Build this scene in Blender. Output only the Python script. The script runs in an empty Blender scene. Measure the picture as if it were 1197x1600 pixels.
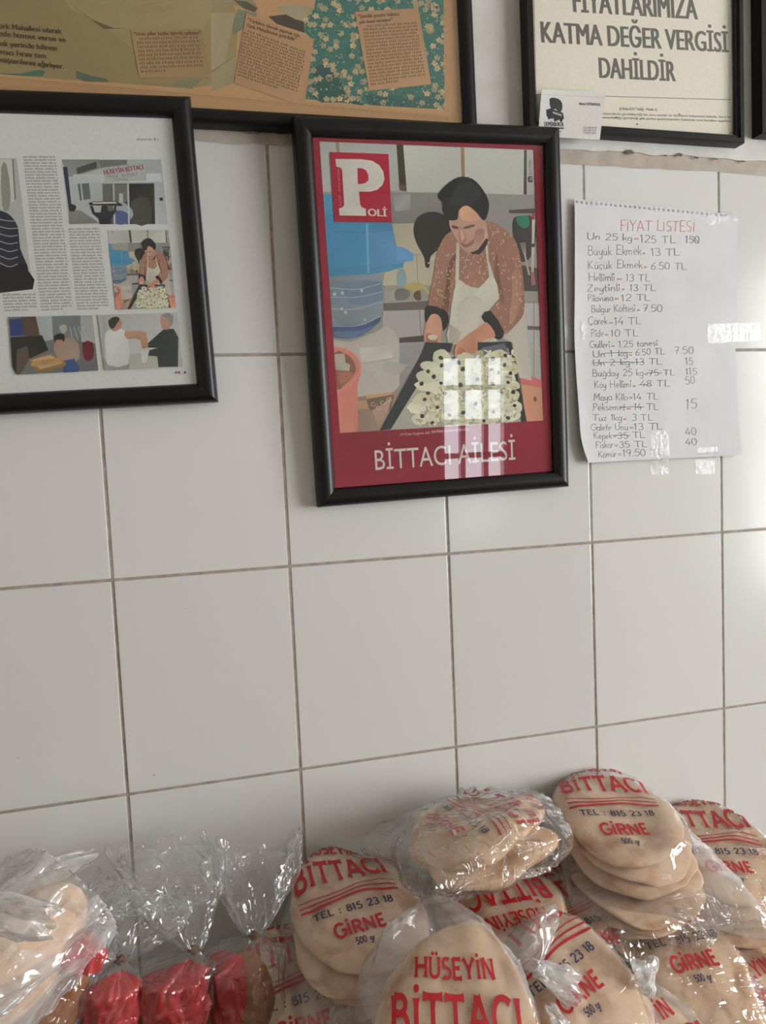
import bpy, bmesh, math, random
import numpy as np
from mathutils import Vector, Matrix, noise
from mathutils.bvhtree import BVHTree
random.seed(7)
S = bpy.context.scene
COL = S.collection
# ------------------------------------------------------------------ camera
ZT = 1.85                                   # height of the upper edge of the tiling
F = 1178.158                                # focal length in photograph pixels (1197 x 1600)
YAW, PITCH, ROLL = -0.246449, -0.074685, 0.043781
CAM = np.array([0.093484, -0.894119, ZT - 0.372994])
def _rot(a, b, c):
    ca, sa, cb, sb, cc, sc = math.cos(a), math.sin(a), math.cos(b), math.sin(b), math.cos(c), math.sin(c)
    return (np.array([[ca, -sa, 0], [sa, ca, 0], [0, 0, 1]]) @ np.array([[1, 0, 0], [0, cb, -sb], [0, sb, cb]])
            @ np.array([[cc, 0, sc], [0, 1, 0], [-sc, 0, cc]]))
RM = _rot(YAW, PITCH, ROLL)
cam_d = bpy.data.cameras.new('camera'); cam = bpy.data.objects.new('camera', cam_d); COL.objects.link(cam)
cam_d.sensor_fit = 'VERTICAL'; cam_d.sensor_height = 36.0; cam_d.sensor_width = 36.0 * 1197 / 1600
cam_d.lens = 36.0 * F / 1600; cam_d.clip_start = 0.02
cam.matrix_world = Matrix(((RM[0, 0], RM[0, 2], -RM[0, 1], CAM[0]), (RM[1, 0], RM[1, 2], -RM[1, 1], CAM[1]),
                           (RM[2, 0], RM[2, 2], -RM[2, 1], CAM[2]), (0, 0, 0, 1)))
S.camera = cam
# ------------------------------------------------------------------ light
S.view_settings.view_transform = 'Standard'; S.view_settings.look = 'None'
S.view_settings.gamma = 1.0; S.view_settings.use_curve_mapping = False
S.view_settings.exposure = -0.36
S.cycles.use_denoising = True
S.cycles.transparent_max_bounces = 40; S.cycles.max_bounces = 8
w = bpy.data.worlds.new('sky'); S.world = w; w.use_nodes = True
w.node_tree.nodes['Background'].inputs[0].default_value = (0.86, 0.93, 1.0, 1)
w.node_tree.nodes['Background'].inputs[1].default_value = 10.0
TP = 0.20045                                       # tile pitch across; 0.25 down
RX0, RX1, RY0, RZ1 = -8 * TP, 15 * TP, -4.6, 2.95  # the room: x range, far y, ceiling
WIN_R = (-2.60, -0.85, 0.65, 2.40)                 # shop window in the right wall: y0, y1, z0, z1
WIN_F = (1.95, 2.52, 0.80, 1.84)                     # small paned window behind the camera: x0, x1, z0, z1
def area(name, loc, rot, sx, sy, power, col):
    d = bpy.data.lights.new(name, 'AREA'); d.shape = 'RECTANGLE'; d.size = sx; d.size_y = sy
    d.energy = power; d.color = col
    o = bpy.data.objects.new(name, d); COL.objects.link(o); o.location = loc; o.rotation_euler = rot
    return o
# daylight coming in through the shop window (light sits just outside the pane opening, facing in)
area('daylight_shop_window', (RX1 + 0.16, (WIN_R[0] + WIN_R[1]) / 2, (WIN_R[2] + WIN_R[3]) / 2),
     (0, math.radians(90), 0), WIN_R[3] - WIN_R[2], WIN_R[1] - WIN_R[0], 118, (1.0, 0.985, 0.97))
# ------------------------------------------------------------------ helpers
def lin(c):
    return tuple(((x / 255) / 12.92 if x / 255 <= 0.04045 else ((x / 255 + 0.055) / 1.055) ** 2.4) for x in c)
def ray(px, py):
    return RM @ np.array([(px - 598.5) / F, 1, -(py - 800) / F])
def at(px, py, Y):
    d = ray(px, py); t = (Y - CAM[1]) / d[1]
    return CAM + t * d
def new_mat(name):
    m = bpy.data.materials.new(name); m.use_nodes = True
    nt = m.node_tree
    return m, nt, nt.nodes['Principled BSDF']
def N(nt, t, **kw):
    n = nt.nodes.new(t)
    for k, v in kw.items():
        if k in n.inputs: n.inputs[k].default_value = v
        else: setattr(n, k, v)
    return n
def mat(name, rgb, rough=0.5, noise_amt=0.0, scale=40.0, bump=0.0, metal=0.0, spec=0.5, rgb2=None, coat=0.0, detail=4.0, lo=0.35, hi=0.65):
    m, nt, b = new_mat(name)
    b.inputs['Roughness'].default_value = rough; b.inputs['Metallic'].default_value = metal
    b.inputs['Specular IOR Level'].default_value = spec; b.inputs['Coat Weight'].default_value = coat
    c = lin(rgb)
    b.inputs['Base Color'].default_value = (*c, 1)
    if noise_amt or bump or rgb2:
        tc = N(nt, 'ShaderNodeTexCoord'); nz = N(nt, 'ShaderNodeTexNoise', Scale=scale, Detail=detail)
        nt.links.new(tc.outputs['Object'], nz.inputs['Vector'])
        if rgb2 is None and noise_amt: rgb2 = tuple(x * (1 - noise_amt) for x in rgb)
        if rgb2:
            r = N(nt, 'ShaderNodeValToRGB'); r.color_ramp.elements[0].position = lo; r.color_ramp.elements[1].position = hi
            r.color_ramp.elements[0].color = (*lin(rgb2), 1); r.color_ramp.elements[1].color = (*c, 1)
            nt.links.new(nz.outputs['Fac'], r.inputs['Fac']); nt.links.new(r.outputs['Color'], b.inputs['Base Color'])
        if bump:
            bp = N(nt, 'ShaderNodeBump', Strength=bump, Distance=0.002)
            nt.links.new(nz.outputs['Fac'], bp.inputs['Height']); nt.links.new(bp.outputs['Normal'], b.inputs['Normal'])
    return m
def mesh_obj(name, verts, faces, m=None, parent=None, smooth=False):
    me = bpy.data.meshes.new(name); me.from_pydata([tuple(v) for v in verts], [], faces); me.update()
    if m: me.materials.append(m)
    if smooth: me.polygons.foreach_set('use_smooth', [True] * len(me.polygons))
    o = bpy.data.objects.new(name, me); COL.objects.link(o)
    if parent: o.parent = parent
    return o
def tag(o, label=None, cat=None, group=None, kind=None):
    if label: o['label'] = label
    if cat: o['category'] = cat
    if group: o['group'] = group
    if kind: o['kind'] = kind
    return o
def empty(name, loc=(0, 0, 0), mw=None):
    o = bpy.data.objects.new(name, None); COL.objects.link(o); o.empty_display_size = 0.05
    if mw is not None: o.matrix_world = mw
    else: o.location = loc
    return o
def box_vf(x0, x1, y0, y1, z0, z1):
    v = [(x0, y0, z0), (x1, y0, z0), (x1, y1, z0), (x0, y1, z0), (x0, y0, z1), (x1, y0, z1), (x1, y1, z1), (x0, y1, z1)]
    f = [(0, 3, 2, 1), (4, 5, 6, 7), (0, 1, 5, 4), (1, 2, 6, 5), (2, 3, 7, 6), (3, 0, 4, 7)]
    return v, f
def boxes(name, bl, m, parent=None, bevel=0.0):
    V, Fc = [], []
    for b in bl:
        v, f = box_vf(*b); k = len(V); V += v; Fc += [tuple(i + k for i in q) for q in f]
    o = mesh_obj(name, V, Fc, m, parent)
    if bevel:
        bm = bmesh.new(); bm.from_mesh(o.data)
        bmesh.ops.bevel(bm, geom=bm.edges[:], offset=bevel, segments=2, affect='EDGES', profile=0.6)
        bm.to_mesh(o.data); bm.free()
    return o
def catmull(pts, n=6, closed=False):
    P = [np.array(p, float) for p in pts]; out = []
    m = len(P)
    if m < 3 and not closed: 
        return [P[0] + (P[1] - P[0]) * k / n for k in range(n + 1)]
    rng = range(m) if closed else range(m - 1)
    for i in rng:
        p1, p2 = P[i], P[(i + 1) % m]
        p0 = P[i - 1] if (closed or i > 0) else 2 * p1 - p2
        p3 = P[(i + 2) % m] if (closed or i + 2 < m) else 2 * p2 - p1
        for k in range(n):
            t = k / n
            out.append(0.5 * ((2 * p1) + (-p0 + p2) * t + (2 * p0 - 5 * p1 + 4 * p2 - p3) * t * t + (-p0 + 3 * p1 - 3 * p2 + p3) * t ** 3))
    if not closed: out.append(P[-1])
    return out
def schlick(nt, gain, normal=None, f0=.04, cap=1.0):
    """reflectance of a thin clear sheet, the same from both of its sides"""
    ge = N(nt, 'ShaderNodeNewGeometry'); dt = N(nt, 'ShaderNodeVectorMath', operation='DOT_PRODUCT')
    nt.links.new(ge.outputs['Incoming'], dt.inputs[0]); nt.links.new(normal if normal else ge.outputs['Normal'], dt.inputs[1])
    ab = N(nt, 'ShaderNodeMath', operation='ABSOLUTE'); nt.links.new(dt.outputs['Value'], ab.inputs[0])
    iv = N(nt, 'ShaderNodeMath', operation='SUBTRACT', use_clamp=True); iv.inputs[0].default_value = 1.0; nt.links.new(ab.outputs[0], iv.inputs[1])
    pw = N(nt, 'ShaderNodeMath', operation='POWER'); pw.inputs[1].default_value = 5.0; nt.links.new(iv.outputs[0], pw.inputs[0])
    ma = N(nt, 'ShaderNodeMath', operation='MULTIPLY_ADD'); ma.inputs[1].default_value = (1 - f0) * gain; ma.inputs[2].default_value = f0 * gain; nt.links.new(pw.outputs[0], ma.inputs[0])
    mn = N(nt, 'ShaderNodeMath', operation='MINIMUM'); mn.inputs[1].default_value = cap; nt.links.new(ma.outputs[0], mn.inputs[0])
    return mn.outputs[0], iv.outputs[0]
# ------------------------------------------------------------------ stroke lettering (drawn and printed by hand)
def arc(cx, cy, rx, ry, a0, a1, n=9):
    return [(cx + rx * math.cos(math.radians(a0 + (a1 - a0) * k / (n - 1))), cy + ry * math.sin(math.radians(a0 + (a1 - a0) * k / (n - 1)))) for k in range(n)]
G = {}   # char: (advance, [polyline, ...]); a polyline of one point is a dot
def g(ch, adv, *st): G[ch] = (adv, list(st))
g('B', .72, [(.1, 0), (.1, 1)], [(.1, .96), (.3, .96)] + arc(.33, .745, .2, .215, 90, -90, 7) + [(.1, .53)], [(.1, .53), (.33, .53)] + arc(.36, .265, .24, .265, 90, -90, 7) + [(.1, .03)])
g('I', .34, [(.15, 0), (.15, 1)]); g('İ', .34, [(.15, 0), (.15, .9)], [(.15, 1.14)])
g('T', .78, [(.0, .95), (.74, .95)], [(.37, 0), (.37, .95)])
g('A', .86, [(.02, 0), (.4, 1)], [(.4, 1), (.8, 0)], [(.17, .34), (.64, .34)])
g('C', .8, arc(.45, .5, .4, .48, 48, 312, 13)); g('Ç', .8, arc(.45, .5, .4, .48, 48, 312, 13), [(.45, .02), (.5, -.1), (.38, -.18)])
g('H', .84, [(.1, 0), (.1, 1)], [(.7, 0), (.7, 1)], [(.1, .52), (.7, .52)])
g('U', .8, [(.1, 1), (.1, .32)] + arc(.38, .3, .28, .28, 190, 350, 7) + [(.66, .32), (.66, 1)])
g('Ü', .8, *(G['U'][1] + [[(.26, 1.17)], [(.52, 1.17)]]))
g('S', .66, arc(.32, .74, .22, .23, 40, 250, 8) + arc(.32, .26, .25, .24, 80, -140, 8))
g('E', .68, [(.1, 0), (.1, 1)], [(.1, .96), (.58, .96)], [(.1, .52), (.5, .52)], [(.1, .04), (.6, .04)])
g('Y', .78, [(.02, 1), (.36, .48)], [(.72, 1), (.36, .48)], [(.36, .48), (.36, 0)])
g('N', .88, [(.1, 0), (.1, 1)], [(.1, 1), (.7, 0)], [(.7, 0), (.7, 1)])
g('G', .84, arc(.45, .5, .4, .48, 48, 330, 13) + [(.82, .46)], [(.5, .46), (.84, .46)])
g('R', .76, [(.1, 0), (.1, 1)], [(.1, .96), (.36, .96)] + arc(.38, .73, .22, .23, 90, -90, 7) + [(.1, .5)], [(.34, .5), (.68, 0)])
g('L', .62, [(.1, 1), (.1, .04), (.1, .04), (.58, .04)]); g('F', .62, [(.1, 0), (.1, 1)], [(.05, .97), (.6, 1.0)], [(.1, .52), (.45, .54)])
g('K', .72, [(.1, 0), (.1, 1)], [(.58, 1), (.12, .45)], [(.2, .52), (.62, 0)]); g('P', .64, [(.1, 0), (.1, 1)], [(.08, .97)] + arc(.28, .73, .24, .24, 90, -90, 7) + [(.1, .47)])
g('M', .95, [(.08, 0), (.14, 1)], [(.14, 1), (.42, .35)], [(.42, .35), (.7, 1)], [(.7, 1), (.78, 0)]); g('Z', .7, [(.06, .95), (.58, .95)], [(.58, .95), (.06, .04)], [(.06, .04), (.62, .04)])
g('V', .7, [(.0, 1), (.34, 0)], [(.34, 0), (.68, 1)]); g('D', .8, [(.1, 0), (.1, 1)], [(.1, .96), (.3, .96)] + arc(.32, .5, .36, .46, 90, -90, 9) + [(.1, .04)])
g('O', .86, arc(.42, .5, .36, .48, 90, 450, 15))
g('a', .54, arc(.24, .26, .2, .25, 40, 330, 9), [(.44, .5), (.42, .12), (.52, .0)]); g('e', .5, [(.06, .26), (.4, .3)] + arc(.24, .28, .18, .24, 10, 300, 9))
g('d', .56, arc(.24, .26, .2, .25, 40, 330, 9), [(.46, 1), (.44, .08), (.52, 0)]); g('b', .54, [(.08, 1), (.08, 0)], arc(.26, .25, .2, .25, 150, -150, 9))
g('f', .36, [(.34, .92), (.22, 1.0), (.14, .84), (.12, 0)], [(0, .5), (.3, .52)])
g('g', .54, arc(.24, .28, .2, .24, 40, 330, 9), [(.44, .5), (.44, -.2), (.28, -.36), (.06, -.26)]); g('ğ', .54, *(G['g'][1] + [[(.12, .74), (.24, .66), (.36, .76)]]))
g('i', .24, [(.1, .52), (.1, 0)], arc(.11, .8, .05, .07, 0, 360, 7)); g('k', .48, [(.08, 1), (.08, 0)], [(.4, .5), (.1, .24)], [(.18, .3), (.42, 0)])
g('l', .2, [(.09, 1), (.08, .1), (.16, 0)]); g('m', .78, [(.06, .5), (.06, 0)], [(.06, .3), (.16, .5), (.3, .46), (.34, .3), (.34, 0)], [(.34, .3), (.46, .5), (.6, .46), (.64, .3), (.66, 0)])
g('n', .52, [(.06, .5), (.06, 0)], [(.06, .3), (.18, .5), (.34, .46), (.38, .3), (.4, 0)]); g('o', .52, arc(.24, .25, .2, .25, 90, 450, 11)); g('ö', .52, *(G['o'][1] + [[(.16, .72)], [(.32, .72)]]))
g('p', .52, [(.08, .5), (.06, -.4)], arc(.26, .25, .2, .25, 150, -150, 9)); g('r', .36, [(.06, .5), (.06, 0)], [(.06, .26), (.16, .48), (.32, .48)])
g('s', .42, arc(.22, .38, .13, .12, 40, 250, 6) + arc(.2, .13, .15, .13, 80, -140, 6)); g('t', .34, [(.14, .85), (.12, .08), (.26, 0)], [(0, .5), (.3, .52)])
g('u', .54, [(.06, .5), (.08, .1), (.2, 0), (.36, .1), (.4, .5)], [(.4, .5), (.42, .06), (.5, 0)]); g('ü', .54, *(G['u'][1] + [[(.16, .72)], [(.34, .72)]]))
g('v', .46, [(.02, .5), (.2, 0)], [(.2, 0), (.4, .5)]); g('y', .5, [(.04, .5), (.1, .12), (.3, .1), (.4, .5)], [(.4, .5), (.36, -.22), (.2, -.36), (.04, -.28)])
g('z', .44, [(.04, .48), (.36, .48)], [(.36, .48), (.04, .02)], [(.04, .02), (.4, .02)]); g('ç', .46, arc(.24, .25, .2, .25, 50, 310, 9), [(.24, 0), (.28, -.1), (.18, -.16)])
g('1', .36, [(.04, .8), (.18, 1), (.18, 1), (.18, 0)]); g('2', .64, arc(.3, .72, .23, .26, 160, -30, 7) + [(.08, .04), (.08, .04), (.58, .04)]); g('3', .6, arc(.28, .74, .2, .23, 150, -90, 7), arc(.28, .26, .24, .26, 90, -150, 7))
g('4', .62, [(.36, 1), (.04, .34), (.04, .34), (.56, .34)], [(.42, .6), (.4, 0)]); g('5', .62, [(.52, .96), (.16, .96), (.16, .96), (.12, .56)] + arc(.29, .31, .24, .29, 110, -140, 8))
g('6', .6, [(.44, 1), (.16, .6)] + arc(.28, .27, .21, .26, 160, -200, 10)); g('7', .56, [(.04, .96), (.5, .96), (.5, .96), (.2, 0)], [(.14, .5), (.44, .5)]); g('8', .6, arc(.29, .74, .18, .22, 90, 450, 10), arc(.29, .26, .23, .26, 90, 450, 10))
g('9', .56, arc(.26, .72, .2, .25, 10, 370, 10) + [(.44, .5), (.36, 0)]); g('0', .62, arc(.3, .5, .23, .48, 90, 450, 12))
g('=', .5, [(.06, .42), (.42, .42)], [(.06, .24), (.42, .24)]); g('.', .24, [(.1, .05)]); g(',', .24, [(.12, .06), (.06, -.12)]); g(':', .3, [(.12, .12)], [(.12, .6)]); g(' ', .42)
g('-', .4, [(.05, .4), (.35, .4)])
def ribbon(pl, wd, flare=0.0, fl_len=.16, z=0):
    P = [np.array(p, float) for p in pl]
    L = [0]
    for i in range(1, len(P)): L.append(L[-1] + np.linalg.norm(P[i] - P[i - 1]))
    V, Fc = [], []
    for i, p in enumerate(P):
        d = P[min(i + 1, len(P) - 1)] - P[max(i - 1, 0)]; n = np.linalg.norm(d)
        d = d / n if n > 1e-9 else np.array([1., 0])
        nn = np.array([-d[1], d[0]])
        e = min(L[i], L[-1] - L[i])
        ww = wd * (1 + flare * math.exp(-(e / fl_len) ** 2 * 2)) / 2
        V += [p + nn * ww, p - nn * ww]
        if i: Fc.append((2 * i - 2, 2 * i - 1, 2 * i + 1, 2 * i))
    return V, Fc
def stroke_text(s, wd=.16, flare=0.0, xs=1.0, jit=0.0, track=0.0, rnd=None):
    """unit cap height lettering; returns verts, faces, width"""
    V, Fc, x = [], [], 0.0
    for ch in s:
        adv, st = G[ch]
        dy = rnd.uniform(-jit, jit) if rnd else 0; sc = 1 + (rnd.uniform(-jit, jit) * 1.5 if rnd else 0); sl = (rnd.uniform(-jit, jit) * 1.5 if rnd else 0)
        for pl in st:
            q = [((px * sc + py * sl) * xs + x, py * sc + dy) for px, py in pl]
            if len(q) == 1:
                r = wd * .62; k = len(V); cx, cy = q[0]
                V += [np.array([cx + r * math.cos(a * math.pi / 5), cy + r * math.sin(a * math.pi / 5)]) for a in range(10)]
                Fc.append(tuple(k + a for a in range(10)))
                continue
            sharp = [0] + [i for i in range(1, len(q) - 1) if q[i] == q[i + 1]] + [len(q) - 1]
            pp = []
            if len(q) == 2: segs = [q]
            else:
                segs = []; a = 0
                for i in range(1, len(q) - 1):
                    if q[i] == q[i + 1]: segs.append(q[a:i + 1]); a = i + 1
                segs.append(q[a:])
            for sg in segs:
                pts = catmull(sg, 6 if len(sg) == 2 else 3)
                v, f = ribbon(pts, wd, flare); k = len(V); V += v; Fc += [tuple(i + k for i in t) for t in f]
        x += (adv + track) * xs
    return V, Fc, x - track * xs
_tc = {}
def font_text(s, bold=0.0, shear=0.0, sp=1.0):
    """plain printed lettering from the built-in font; cap height normalised to about 1"""
    sp = 1.0 + bold * 2.2; key = (s, bold, shear)
    if key in _tc: return _tc[key]
    c = bpy.data.curves.new('t', 'FONT'); c.body = s; c.size = 1.0; c.offset = bold; c.shear = shear; c.space_character = sp; c.fill_mode = 'FRONT'; c.resolution_u = 3
    o = bpy.data.objects.new('t', c); COL.objects.link(o)
    me = bpy.data.meshes.new_from_object(o.evaluated_get(bpy.context.evaluated_depsgraph_get()))
    V = [np.array([v.co.x, v.co.y]) / .71 for v in me.vertices]; Fc = [tuple(p.vertices) for p in me.polygons]
    bpy.data.objects.remove(o); bpy.data.curves.remove(c); bpy.data.meshes.remove(me)
    x0 = min(v[0] for v in V); x1 = max(v[0] for v in V)
    V = [v - np.array([x0, 0]) for v in V]
    _tc[key] = (V, Fc, x1 - x0)
    return _tc[key]
# ------------------------------------------------------------------ flat print on a plane in the room
class Plane:
    """a flat sheet in the room: origin, in-plane axes u (right) and v (up), normal n (to the viewer)"""
    def __init__(s, o, lean=0.0, roll=0.0):
        s.o = np.array(o, float)
        cl, sl = math.cos(lean), math.sin(lean); cr, sr = math.cos(roll), math.sin(roll)
        U = np.array([1, 0, 0.]); Vv = np.array([0, -sl, cl]); s.n = np.array([0, -cl, -sl])
        s.u = U * cr + Vv * sr; s.v = -U * sr + Vv * cr
        s.M = Matrix(((s.u[0], s.v[0], s.n[0], s.o[0]), (s.u[1], s.v[1], s.n[1], s.o[1]), (s.u[2], s.v[2], s.n[2], s.o[2]), (0, 0, 0, 1)))
    def px(s, x, y):
        d = ray(x, y); t = ((s.o - CAM) @ s.n) / (d @ s.n); q = CAM + t * d - s.o
        return np.array([q @ s.u, q @ s.v])
DZ = 6e-6
class Print:
    def __init__(s, mapper, gain=1.0, clip=None):
        s.m = mapper; s.V = []; s.F = []; s.C = []; s.z = 0.0; s.gain = gain; s.clip = clip
    def up(s, k=1):
        if s.sc is None: s.z += DZ * k
        else: s.n += 1; s.z = s.sc + (s.n % 6) * DZ
    sc = None; n = 0; mottle = .3
    def scatter(s, on):
        if on: s.sc = s.z + DZ
        else: s.z = s.sc + 6 * DZ; s.sc = None
    def _c(s, c): return tuple(min(1.0, x * s.gain) for x in lin(c))
    def raw(s, pts2, faces, cols):
        k = len(s.V); s.V += [(p[0], p[1], s.z) for p in pts2]
        for f in faces:
            s.F.append(tuple(i + k for i in f)); s.C += [cols[i] for i in f]
    def poly(s, pts, c, smooth=0, jit=0.0, raw=False):
        """pts in photograph pixels"""
        if smooth: pts = catmull(pts, smooth, True)
        if jit: pts = [(p[0] + random.uniform(-jit, jit), p[1] + random.uniform(-jit, jit)) for p in pts]
        q = [np.array(p) if raw else s.m(p[0], p[1]) for p in pts]
        if s.clip: q = [s.clip(p) for p in q]
        a = sum(q[i][0] * q[(i + 1) % len(q)][1] - q[(i + 1) % len(q)][0] * q[i][1] for i in range(len(q)))
        if a < 0: q = q[::-1]
        base = s._c(c); cols = []
        for p in q:      # ink of a printed photograph is never quite even
            k = 1 + s.mottle * noise.noise((p[0] * 45, p[1] * 45, len(s.F) * .37)); cols.append(tuple(min(1, x * k) for x in base))
        s.up(); s.raw(q, [tuple(range(len(q)))], cols)
    def grad(s, quad, c0, c1, n=8, horiz=False):
        """quad TL,TR,BR,BL in pixels, colour c0 at the top (left) to c1 at the bottom (right)"""
        a, b, c, d = [np.array(p, float) for p in quad]; s.up()
        V, Fc, Cc = [], [], []
        for i in range(n + 1):
            t = i / n; L = a + (d - a) * t if not horiz else a + (b - a) * t; Rr = b + (c - b) * t if not horiz else d + (c - d) * t
            col = s._c(tuple(x + (y - x) * t for x, y in zip(c0, c1)))
            V += [s.m(*L), s.m(*Rr)]; Cc += [col, col]
            if i: Fc.append((2 * i - 2, 2 * i, 2 * i + 1, 2 * i - 1) if not horiz else (2 * i - 1, 2 * i + 1, 2 * i, 2 * i - 2))
        s.raw(V, Fc, Cc)
    def ell(s, x, y, rx, ry, c, ang=0, n=12, jit=0.0):
        ca, sa = math.cos(math.radians(ang)), math.sin(math.radians(ang))
        pts = []
        for k in range(n):
            r = 1 + random.uniform(-jit, jit); px, py = rx * r * math.cos(2 * math.pi * k / n), ry * r * math.sin(2 * math.pi * k / n)
            pts.append((x + px * ca - py * sa, y + px * sa + py * ca))
        s.poly(pts, c)
    def line(s, pts, wpx, c, smooth=4):
        if len(pts) > 2 and smooth: pts = catmull(pts, smooth)
        v, f = ribbon(pts, wpx); s.up(); q = [s.m(*p) for p in v]
        s.raw(q, f, [s._c(c)] * len(q))
    def text(s, st, p0, p1, cap, c, bold=0.0, fit=True, stroke=None, xs=1.0, heavy=0.0):
        """baseline from p0 to p1 (pixels); cap height in pixels, measured square to the baseline"""
        V, Fc, W = font_text(st, bold) if stroke is None else stroke_text(st, **stroke)
        a = s.m(*p0); b = s.m(*p1)
        p0 = np.array(p0, float); p1 = np.array(p1, float); dd = (p1 - p0) / np.linalg.norm(p1 - p0)
        up = s.m(*(p0 + np.array([dd[1], -dd[0]]) * cap)) - a
        e = (b - a); eh = e / np.linalg.norm(e); uh = np.array([-eh[1], eh[0]]); h = up @ uh
        sx = np.linalg.norm(e) / W if fit else h * xs
        for k in ((0,) if heavy == 0 else (-heavy, -heavy / 3, heavy / 3, heavy)):
            s.up(); s.raw([a + eh * (v[0] * sx + k * h) + uh * v[1] * h for v in V], Fc, [s._c(c)] * len(V))
    def greek(s, tl, tr, br, bl, lines, c, xh=.45, indent=0, last=1.0, wl=(.05, .16), rag=.0):
        """a column of print too small to read: words as small marks"""
        tl, tr, br, bl = [np.array(p, float) for p in (tl, tr, br, bl)]; s.up()
        col = [s._c(c)] * 4
        for i in range(lines):
            L0 = tl + (bl - tl) * i / lines; R0 = tr + (br - tr) * i / lines; L1 = tl + (bl - tl) * (i + xh) / lines; R1 = tr + (br - tr) * (i + xh) / lines
            x = indent if i == 0 else 0.0; end = (last if i == lines - 1 else 1.0 - random.random() * rag)
            while x < end - .02:
                wd = min(random.uniform(*wl), end - x)
                a0, a1 = x, x + wd * .88
                k = max(1, int(wd / .035)); stp = (a1 - a0) / k
                for j in range(k):
                    b0 = a0 + stp * j; b1 = b0 + stp * .7; asc = random.choice((0, 0, .0, .55)); 
                    q = [L0 + (R0 - L0) * b0 - (L1 - L0) * asc, L1 + (R1 - L1) * b0, L1 + (R1 - L1) * b1, L0 + (R0 - L0) * b1]
                    s.raw([s.m(*p) for p in q], [(0, 1, 2, 3)], col)
                x += wd
    def build(s, name, parent, m):
        o = mesh_obj(name, s.V, s.F, m, parent)
        ca = o.data.color_attributes.new('ink', 'FLOAT_COLOR', 'CORNER')
        ca.data.foreach_set('color', np.array([(*c, 1.0) for c in s.C], dtype=np.float32).ravel())
        return o
def ink_mat(name, rough=.6):
    m, nt, b = new_mat(name); a = N(nt, 'ShaderNodeAttribute', attribute_name='ink')
    nz = N(nt, 'ShaderNodeTexNoise', Scale=220.0, Detail=2.0); tc = N(nt, 'ShaderNodeTexCoord'); nt.links.new(tc.outputs['Object'], nz.inputs['Vector'])
    mx = N(nt, 'ShaderNodeMix', data_type='RGBA', blend_type='MULTIPLY'); mx.inputs[0].default_value = .12
    nt.links.new(a.outputs['Color'], mx.inputs[6]); nt.links.new(nz.outputs['Fac'], mx.inputs[7]); nt.links.new(mx.outputs[2], b.inputs['Base Color'])
    b.inputs['Roughness'].default_value = rough; b.inputs['Specular IOR Level'].default_value = .25
    return m
def inside(p, poly):
    x, y = p; c = False; j = len(poly) - 1
    for i in range(len(poly)):
        if (poly[i][1] > y) != (poly[j][1] > y) and x < (poly[j][0] - poly[i][0]) * (y - poly[i][1]) / (poly[j][1] - poly[i][1]) + poly[i][0]: c = not c
        j = i
    return c
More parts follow.
